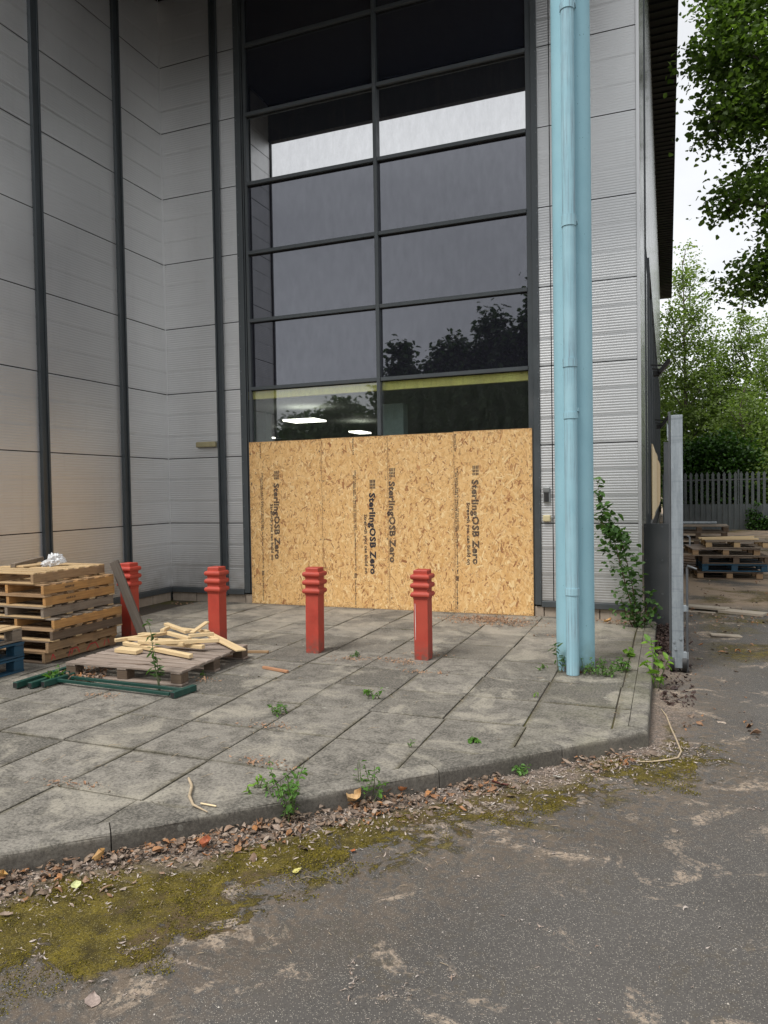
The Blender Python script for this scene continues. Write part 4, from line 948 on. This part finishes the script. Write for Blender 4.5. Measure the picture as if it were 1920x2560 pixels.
weed('joint_weed', 'narrow pale weed in the joint right of the column', 'weed', (7.0, -2.72, 0), bunch(8, .05, .15, 10, .5), 'lf_weed', .05, .02, aspect=.3)
weed('joint_weed', 'small round leaved weed between column and kerb', 'weed', (7.03, -2.1, 0), bunch(4, .04, .08, 6, .4), 'lf_lime', .05, .03, aspect=.8)
weed('lime_weed', 'bright lime leafed seedling at the kerb beside the gate wheel', 'weed', (7.29, -2.75, -.12), [(0, 0, .42, -.05, .02, 22), (.02, .02, .28, .09, .02, 14), (0, -.02, .3, .03, -.03, 12), (-.02, 0, .24, -.08, 0, 10)], 'lf_lime', .07, .04, aspect=.55)
weed('left_weed', 'faint weed on the slab left of the column', 'weed', (6.28, -2.85, 0), bunch(4, .05, .06, 5, .8), 'lf_weed', .035, .03, aspect=.4)
# leaning shrub at the building corner
t = thing('leaning_shrub', 'tall green shrub leaning left against the cladding at the building corner', 'shrub', (7.02, -.45, 0))
m = MB(); L_ = []; SZ = []
P1 = [(0, 0, 0), (-.05, -.1, .30), (-.12, -.15, .60), (-.19, -.15, .90), (-.25, -.15, 1.15), (-.36, -.15, 1.45), (-.42, -.15, 1.78)]
P2 = [(.04, .02, 0), (.0, -.05, .3), (-.04, -.12, .58), (-.10, -.12, .85), (-.16, -.15, 1.08), (-.3, -.15, 1.2), (-.5, -.18, 1.34)]
P3 = [(.1, .02, 0), (.12, -.03, .15), (.13, -.05, .3), (.1, -.05, .43)]
P4 = [(-.03, 0, 0), (-.1, -.05, .15), (-.16, -.08, .35)]
for Pn, dens, sc in ((P1, 330, 1), (P2, 330, 1), (P3, 60, .8), (P4, 45, .8), ([(.05, 0, 0), (.16, -.05, .18), (.24, -.08, .28)], 22, .8)):
    pts = [Vector(q) for q in Pn]; m.tube(pts, [.007*(1.15-i/len(pts)) for i in range(len(pts))], 6)
    for k in range(dens):
        f_ = (random.random()**.85)*(len(pts)-1); i = min(int(f_), len(pts)-2); q = pts[i].lerp(pts[i+1], f_-i); fr = f_/(len(pts)-1)
        if fr > .82 and random.random() < .72: continue
        sp = .035+.075*math.sin(min(1, fr*1.15)*math.pi)
        L_.append((tuple(q+Vector((random.gauss(0, sp*.8), random.gauss(0, sp*.6), random.gauss(0, sp*.5)))), .042+.055*fr*sc))
m.build('stems', MT['stembr'], t)
for lo, hi in ((0, .06), (.06, .078), (.078, .2)):
    pp = np.array([q for q, s_ in L_ if lo <= s_ < hi])
    if len(pp): leafmesh('leaves', pp, (max(lo, .045)+min(hi, .095))/2, MT['lf_shrub'], t, up=.35, aspect=.72)

# ------------------------------------------------------------------ leaf litter
def litter(name, label, pts, size, mat, curl=.5, flat=.5, asp=.7, cat='leaf litter'):
    m = MB()
    for (x_, y_, z_) in pts:
        s_ = size*(random.uniform(.3, 1.1) if random.random() < .75 else random.uniform(1.1, 2.0)); a = random.uniform(0, 6.28); tl = Vector((random.gauss(0, flat), random.gauss(0, flat), 1)).normalized()
        t_ = Vector((math.cos(a), math.sin(a), 0)); t_ = (t_-tl*t_.dot(tl)).normalized(); b_ = tl.cross(t_); k = random.uniform(-curl, curl)*s_; k2 = random.uniform(-curl, curl)*s_*.6
        c = Vector((x_, y_, z_+abs(k)*.3)); vs = []
        ws = (.05, .38*random.uniform(.6, 1.1), .42*random.uniform(.6, 1.1), .06)
        for i, w_ in enumerate(ws):
            uu = (i/3-.5); zc = k2*(1-4*uu*uu)
            for sgn in (-1, 0, 1): vs.append(c+t_*uu*s_+b_*sgn*w_*s_*asp+tl*(zc+k*abs(sgn)*w_*1.6+random.gauss(0, .04)*s_))
        fs = []
        for i in range(3):
            for j in (0, 1): fs.append((i*3+j, i*3+j+1, (i+1)*3+j+1, (i+1)*3+j))
        m.add(vs, fs)
    return m
def kerbpt(s_, d): # s_: distance back from corner along the diagonal, d: distance out from kerb
    q = corner-dd*s_-nin*d; return q.x, q.y
pts = []
for k in range(5200):
    s_ = random.uniform(-.1, 7.5); d = abs(random.gauss(0, .13))+.005
    dens = mnoise.noise(Vector((s_*1.7, 3.3, 0)))*1.1+mnoise.noise(Vector((s_*6, d*9, 1)))*.7+.5-(.35 if s_ < 1.1 else 0)+(.15 if s_ > 2.6 else 0)
    if d > .42 or random.random() > dens: continue
    x_, y_ = kerbpt(s_, d); h = max(0, .03-.12*d)*random.random()
    pts.append((x_, y_, -.112+h))
litm = litter('', '', pts, .034, None, .42, .25)
tag(litm.build('leaf_litter', MT['litter']), 'band of brown dead leaves along the kerb foot', 'leaf litter', kind='stuff')
pts = []
for k in range(9000):
    s_ = random.uniform(-.3, 7.5); d = abs(random.gauss(0, .2))
    if d > .6 or random.random() > .75: continue
    x_, y_ = kerbpt(s_, d); pts.append((x_, y_, -.1165+random.random()*.006))
tag(litter('', '', pts, .016, None, .3, .3, .4).build('bark_debris', MT['chips']), 'pale crumbled bark and seed debris along the kerb', 'debris', kind='stuff')
# curled chips and twiglets on moss and asphalt
pts = []; tw = MB()
for k in range(150):
    cx, cy = kerbpt(random.uniform(-1.5, 5.5), random.uniform(.2, 2.6)); n_ = random.randint(3, 30) if random.random() < .45 else 2; a = random.uniform(0, 6.28); ln = random.uniform(.02, .12)
    for j in range(n_):
        w_ = random.gauss(0, ln); pts.append((cx+math.cos(a)*w_+random.gauss(0, .012), cy+math.sin(a)*w_+random.gauss(0, .012), -.117+random.random()*.004))
for k in range(260): 
    cx, cy = kerbpt(random.uniform(-3, 5.5), random.uniform(.2, 3.5)); pts.append((cx, cy, -.117))
tag(litter('', '', pts, .014, None, .4, .35, .35).build('scattered_debris', MT['chips']), 'small pale flakes scattered over moss and asphalt', 'debris', kind='stuff')
for k in range(220):
    cx, cy = kerbpt(random.uniform(-1.5, 5.5), abs(random.gauss(0, .55))); a = random.uniform(0, 6.28); ln = random.uniform(.015, .06)
    p0 = Vector((cx, cy, -.115)); p1 = p0+Vector((math.cos(a), math.sin(a), .06))*ln; pm = (p0+p1)/2+Vector((random.gauss(0, .07), random.gauss(0, .07), .05))*ln
    tw.tube([p0, pm, p1], [.0008, .0012, .0006], 4)
for k in range(120):
    cx, cy = R_(2.5, 7.1), R_(-6.2, -.8)
    if cx-cy > KD-.25: continue
    a = random.uniform(0, 6.28); ln = random.uniform(.015, .09); p0 = Vector((cx, cy, .002)); p1 = p0+Vector((math.cos(a), math.sin(a), .02))*ln; tw.tube([p0, (p0+p1)/2+Vector((random.gauss(0, .15), random.gauss(0, .15), .03))*ln, p1], [.001, .0016, .0007], 4)
tag(tw.build('twig_litter', MT['twig']), 'fine dry twigs scattered over paving and asphalt', 'twigs', kind='stuff')
mp = []
for k in range(120000):
    s_ = random.uniform(-.4, 5.2); d = random.uniform(.08, 1.2); x_, y_ = kerbpt(s_, d)
    W_ = (1.0 if x_ < 5.2 else max(.52, 1.0-.42*(x_-5.2))) if s_ > 0 else .3
    q = Vector((x_, y_, 0)); v_ = mnoise.noise(q*2.2)*.6+mnoise.noise(q*6+Vector((5, 1, 0)))*.5+mnoise.noise(q*17)*.3
    if d > W_+v_*.35: continue
    if v_+.05-(.35 if d < .2 else 0) < random.random()*.25-.02: continue
    mp.append((x_, y_, -.122+random.random()*.006+max(0, v_)*.008))
MT['moss'] = leafmat('moss_tufts', [(.05, .042, .008), (.11, .09, .012), (.19, .155, .014), (.08, .065, .01), (.26, .21, .02), (.15, .12, .012)], .2, .9)
tag(leafmesh('moss', np.array(mp), .0075, MT['moss'], None, up=.1, aspect=.6), 'patchy yellow green moss along the kerb foot', 'moss', kind='stuff')
gp_ = [(R_(4.6, 8.8), R_(-8.4, -1.5), -.1185) for _ in range(5500)]
gp_ = np.array([q for q in gp_ if q[0]-q[1] > KD+.1 and q[0] > 4.6 and not (q[0] < 7.4 and q[1] > -4.3)])
MT['grit'] = mk_litter('pale_grit', [(.35, .31, .26), (.5, .46, .4), (.25, .22, .19), (.6, .56, .5), (.42, .34, .26)])
tag(leafmesh('grit', gp_, .0055, MT['grit'], None, up=.6, aspect=.9, jit=.7), 'pale grit strewn over the asphalt', 'grit', kind='stuff')
# yard and gap leaf heaps
pts = [(7.33+random.gauss(0, .09), random.uniform(-1.4, .28), -.115+random.random()*.05) for _ in range(900)]
pts += [(R_(7.3, 7.6), R_(-3.3, -1.6), -.116) for _ in range(170)]
tag(litter('', '', pts, .04, None, .5, .6).build('leaf_heap', MT['darklitter']), 'dark wet dead leaves heaped between kerb and gate', 'leaf litter', kind='stuff')
pts = [(R_(7.5, 9.6), random.gauss(1.3, .35), -.115) for _ in range(260)]+[(R_(7.6, 10.5), R_(-1.5, 7), -.116) for _ in range(420)]+[(R_(7.4, 8), R_(-4, -1), -.116) for _ in range(60)]
tag(litter('', '', pts, .04, None, .5, .4).build('yard_leaves', MT['litter']), 'scattered dead leaves over the yard ground', 'leaf litter', kind='stuff')
# sawdust pile at foot of board
pts = []
for k in range(1700):
    x_ = 5.25+random.gauss(0, .3); y_ = -.5+random.gauss(0, .17)-.1*(x_-5.3)
    if y_ > -.06 or x_ > 6.3: continue
    pts.append((x_, y_, .003+.02*math.exp(-((x_-5.2)/.35)**2-((y_+.5)/.15)**2)*random.random()))
for cx, cy, n_ in ((5.0, -3.0, 90), (5.3, -3.3, 60), (6.25, -1.25, 60), (5.05, -5.75, 80), (4.7, -5.1, 50), (3.45, -4.15, 50), (5.1, -2.6, 60), (4.45, -3.0, 90), (6.85, -.3, 120), (6.7, -.12, 90), (2.2, -4.1, 90), (2.5, -4.5, 60), (4.9, -2.9, 60), (4.2, -6.4, 60), (.5, -.35, 50), (3.0, -4.85, 60)):
    for k in range(n_): pts.append((cx+random.gauss(0, .12), cy+random.gauss(0, .04), .003+random.random()*.006))
pts = [q for q in pts if q[1] < -.05]
tag(litter('', '', pts, .022, None, .4, .4, .45).build('sawdust_pile', MT['sawdust']), 'reddish sawdust and chips swept in patches on the slabs', 'sawdust', kind='stuff')
# dead leaves under the flat pallet
pts = [(R_(2.15, 2.6), R_(-4.55, -4.3), .004+random.random()*.05) for _ in range(260)]
tag(litter('', '', pts, .04, None, .5, .5).build('drifted_leaves', MT['litter']), 'dead leaves drifted against the flat pallet and green tubes', 'leaf litter', kind='stuff')
# moss and grass tufts in the joints
pts = []
for k in range(2600):
    if random.random() < .5: x_ = random.choice(xs)+random.gauss(0, .007); y_ = R_(-6.8, -.6)
    else: y_ = random.choice(ys)+random.gauss(0, .007); x_ = R_(2.0, 7.1)
    if x_-y_ > KD-.2 or x_ > 7.1 or y_ > -.2: continue
    if mnoise.noise(Vector((x_*1.3, y_*1.3, 2.2))) < .12: continue
    pts.append((x_, y_, -.006+random.random()*.007))
mm = mk_litter('joint_moss', [(.09, .075, .012), (.14, .12, .02), (.06, .05, .015), (.2, .15, .09), (.1, .07, .04)])
tag(litter('', '', pts, .015, None, .5, .6, .6).build('joint_moss', mm), 'moss and grit filling joints between slabs', 'moss', kind='stuff')
# conspicuous single leaves
def one_leaf(name, label, loc, size, col, curl=.4, rz=None):
    n = NB(name+'_material'); p = n.pos(); n.set(col=n.mix(n.mapr(n.noise(p, 120, 4), .4, .65), col, tuple(x*.7 for x in col)), rough=.6)
    bmm = MB(); N = 9; prof_ = [.04, .3, .48, .52, .47, .36, .22, .09, .01]; vs = []
    for i in range(N):
        for sgn in (-1, -.5, 0, .5, 1):
            w_ = prof_[i]*size*.78*sgn; uu = (i/(N-1)-.5)
            vs.append((uu*size, w_+random.gauss(0, .02)*size, curl*size*(abs(sgn)**1.6*.5)+curl*size*.5*uu*uu*2+random.gauss(0, .012)*size))
    fs = [(i*5+j, i*5+j+1, (i+1)*5+j+1, (i+1)*5+j) for i in range(N-1) for j in range(4)]
    bmm.add(vs, fs, smooth=True); o = bmm.build(name, n.m); o.location = loc; o.rotation_euler = (random.gauss(0, .2), random.gauss(0, .2), random.uniform(0, 6) if rz is None else rz)
    tag(o, label, 'leaf'); return o
one_leaf('fallen_leaf', 'pale yellow green leaf on the debris near the left kerb', (4.874, -7.102, -.105), .055, (.55, .58, .27), .25)
one_leaf('fallen_leaf', 'yellow leaf on the moss left of centre', (5.755, -6.636, -.112), .05, (.55, .5, .16), .2)
one_leaf('fallen_leaf', 'small orange leaf alone on the asphalt', (5.928, -6.373, -.112), .035, (.42, .14, .05), .3)
one_leaf('fallen_leaf', 'greyish pink leaf on the asphalt at lower left', (5.484, -7.66, -.113), .07, (.36, .28, .24), .15)
one_leaf('fallen_leaf', 'large curled tan leaf beside the smaller kerb weed', (5.73, -5.90, -.07), .11, (.55, .36, .17), .6, 1.2)
one_leaf('fallen_leaf', 'orange tan leaf right of the large curled one', (5.85, -5.72, -.08), .1, (.46, .22, .09), .4, .6)
one_leaf('fallen_leaf', 'amber folded leaf on the litter further right', (5.93, -5.66, -.09), .08, (.45, .17, .06), .5)
one_leaf('fallen_leaf', 'ochre leaf against the kerb at far left', (4.52, -7.2, -.075), .09, (.5, .3, .1), .4)
one_leaf('fallen_leaf', 'ochre curled leaf against the kerb near the first stone joint', (4.83, -6.90, -.08), .09, (.48, .28, .1), .5)
one_leaf('fallen_leaf', 'rusty red leaf on the litter below the branch', (5.22, -6.60, -.09), .08, (.35, .1, .04), .5)
one_leaf('fallen_leaf', 'dark red leaf lying near the kerb right of centre', (6.44, -5.36, -.1), .1, (.16, .05, .04), .2, .2)
one_leaf('fallen_leaf', 'yellow leaf on the yard asphalt beside the gate foot', (7.68, -1.5, -.11), .07, (.6, .55, .35), .2)
one_leaf('fallen_leaf', 'ochre leaf resting by the plinth right of the column', (6.7, -.3, .02), .1, (.5, .28, .1), .5)
one_leaf('fallen_leaf', 'white flaky leaf below the kerb right of centre', (6.75, -5.12, -.11), .06, (.6, .58, .52), .3)

# ------------------------------------------------------------------ trees
def tree(name, label, base, lobes, nclus, per, leaf, mat, trunk_r, cat='tree', spread=.3, limbs=True, up=.4, group=None, flat=1.0, shell=.45, aspect=.75):
    base = Vector(base); t = thing(name, label, cat, base, 0, group)
    top = max(l[0][2]+l[1][2]*.5 for l in lobes); tx = sum(l[0][0] for l in lobes)/len(lobes); ty = sum(l[0][1] for l in lobes)/len(lobes)
    m = MB(); tp = Vector((tx-base.x, ty-base.y, top-base.z)); K = 7
    axis = [Vector((tp.x*(i/K)**2+random.gauss(0, .05)*i/2, tp.y*(i/K)**2+random.gauss(0, .05)*i/2, tp.z*i/K*.9)) for i in range(K+1)]
    m.tube(axis, [trunk_r*(1.1-i/K) for i in range(K+1)], 9); m.build('trunk', MT['bark'], t)
    m = MB(); cl = []
    vol = [l[1][0]*l[1][1]*l[1][2] for l in lobes]; vs_ = [v**.7 for v in vol]; tot = sum(vs_)
    for (c, r_), w_ in zip(lobes, vs_):
        c = Vector(c)-base; n_ = max(3, int(nclus*w_/tot))
        ai = min(K, max(1, int((c.z-r_[2]*.6)/max(.1, tp.z*.9)*K))); a = axis[ai]
        if limbs: m.tube([a, a.lerp(c, .5)+Vector((0, 0, -.1*r_[2])), c], [trunk_r*.35, trunk_r*.22, trunk_r*.1], 6)
        for k in range(n_):
            d = Vector(rng.normal(size=3)).normalized(); rr = random.random()**shell
            wob = 1+.35*mnoise.noise(Vector((d.x*2+c.x, d.y*2+c.y, d.z*2+c.z)))
            q = c+Vector((d.x*r_[0], d.y*r_[1], d.z*r_[2]))*rr*wob; cl.append(q)
            if limbs and k % 4 == 0: m.tube([c.lerp(q, .15), c.lerp(q, .6)+Vector((0, 0, -.05)), q], [trunk_r*.07+.004, trunk_r*.04+.003, .003], 4)
    if limbs: m.build('limbs', MT['bark'], t)
    cl = np.array([tuple(q) for q in cl]); pos = np.repeat(cl, per, 0)+rng.normal(size=(len(cl)*per, 3))*spread*np.array([1, 1, .7*flat])
    leafmesh('crown', pos, leaf, MT[mat], t, up=up, aspect=aspect); return t
tree('maple_tree', 'large dark broadleaf tree overhanging from the right edge', (13.0, 8.2, -.12),
     [((10.9, 7.4, 12.0), (2.5, 2.4, 2.6)), ((10.25, 7.2, 9.6), (1.9, 2, 1.5)), ((10.9, 7, 7.6), (2.2, 2, 1.6)), ((8.95, 6.9, 5.7), (.6, .6, .38)), ((9.7, 6.9, 6.15), (.8, .8, .55)), ((8.7, 7.0, 7.45), (.6, .7, .3)), ((8.55, 7, 10.7), (.75, .9, 1.1)), ((8.6, 7, 9.2), (.75, .9, .7)), ((8.6, 7, 12.4), (.8, .9, 1)), ((11.2, 7, 5.6), (1.7, 1.6, 1.2)), ((12.5, 8, 10), (3, 3, 4)), ((10.5, 7, 4.3), (.8, .8, .6))],
     2100, 46, .100, 'lf_big', .34, spread=.22, up=.25, shell=.5, aspect=.9)
def spire(name, label, x, y, h, w, z0=2.0, n=520, mat='lf_pop', leaf=.15):
    lobes = []; K = 8
    for i in range(K):
        f_ = i/(K-1); z = z0+(h-z0)*f_; ww = w*(1-f_)**.75+.22
        lobes.append(((x+random.uniform(-.3, .3)*ww, y, z), (ww*1.0, ww, (h-z0)/K*.85)))
        if ww > .7:
            for s_ in (-1, 1): lobes.append(((x+s_*ww*.75, y+random.uniform(-.5, .5), z+.35*ww), (ww*.38, ww*.5, (h-z0)/K*.9)))
    return tree(name, label, (x, y, -.12), lobes, n, 20, leaf, mat, .13, spread=.27, up=.3, group='young trees beyond the fence', shell=.6)
spire('poplar_tree', 'tallest pale green young tree nearest the building, pointed top', 8.35, 34, 14.6, 2.3, n=900)
spire('poplar_tree', 'shorter pale green tree peeping beside the eaves', 6.9, 37, 11.5, 1.6, n=450)
spire('poplar_tree', 'pale green tree between the two pointed ones', 9.9, 36, 10.3, 1.9, n=600)
spire('poplar_tree', 'pale green pointed tree at the right, below the overhanging branch', 11.35, 35, 12.0, 1.8, n=700)
spire('poplar_tree', 'pale green tree at the right edge beyond the fence', 13.1, 33, 12.0, 2.0, n=600)
spire('poplar_tree', 'low yellowish tree behind the fence, right of centre', 10.9, 30, 6.6, 2.0, 1.0, n=420)
spire('poplar_tree', 'low leafy tree behind the fence at the left', 8.0, 39, 8.5, 2.4, 1.0, n=420)
spire('poplar_tree', 'low leafy tree behind the fence at the far right', 13.0, 29, 5.8, 2.0, .5, n=420)
tree('ivy_bush', 'dark ivy mound rising behind the palisade fence', (9.3, 25.2, -.12), [((8.5, 25.2, 2.3), (1.1, .8, 1.5)), ((9.4, 25.2, 2.6), (1.2, .8, 1.45)), ((10.3, 25.2, 2.3), (1.0, .8, 1.2)), ((9.3, 25.4, 1), (2, .8, 1.2))], 560, 26, .14, 'lf_ivy', .12, 'bush', .2, up=.4, shell=.35)
tree('ivy_bush', 'lighter green bramble behind the fence at the right', (12.2, 25.4, -.12), [((11.5, 25.4, 1.6), (1.0, .8, 1.2)), ((12.6, 25.4, 2.2), (1.2, .8, 1.3)), ((13.8, 25.4, 2.2), (1.2, .8, 1.3))], 420, 22, .14, 'lf_pop', .1, 'bush', .22, up=.4, shell=.35)
tree('ivy_clump', 'dark trailing ivy on the lower right of the fence', (10.9, 22.8, -.12), [((11.2, 22.75, .15), (.9, .25, .3)), ((10.6, 22.8, .5), (.22, .12, .5)), ((12.2, 22.7, .2), (.6, .3, .3))], 120, 18, .09, 'lf_ivy', .03, 'ivy', .08, up=.2)
# trees behind the camera, mirrored in the glazing
for x_, h, w_, lb in ((1.15, 14.6, 1.25, 'tall tree mirrored at the right edge of the glazing'), (-1.7, 12.0, 1.8, 'tree mirrored right of centre in the glazing'), (-4.2, 11.0, 1.5, 'tree mirrored at the middle of the right hand panes'),
                  (-7.2, 10.4, 1.3, 'tree mirrored next to the central mullion'), (-11.0, 7.4, 2.0, 'low tree mirrored in the lowest left pane'), (-14.0, 6.0, 1.6, 'smallest tree mirrored at the left of the lowest pane'), (4.6, 12, 2, 'broad dark tree behind the viewpoint'), (9, 10, 3.0, 'wide dark tree further right behind the viewpoint')):
    lobes = [((x_, -31, h*.45), (w_, w_, h*.33)), ((x_+w_*.5, -30.5, h*.68), (w_*.6, w_*.6, h*.2)), ((x_-w_*.45, -31, h*.66), (w_*.55, w_*.6, h*.18)), ((x_, -31, h*.84), (w_*.42, w_*.4, h*.15)), ((x_, -30, h*.2), (w_*1.1, w_, h*.2))]
    tree('mirrored_tree', lb, (x_, -31, -.12), lobes+[((x_, -32, 3.2), (w_*1.5, w_, 3.4))], 900, 30, .3, 'lf_dark', .2, spread=.36, up=.3, group='trees reflected in the glazing')
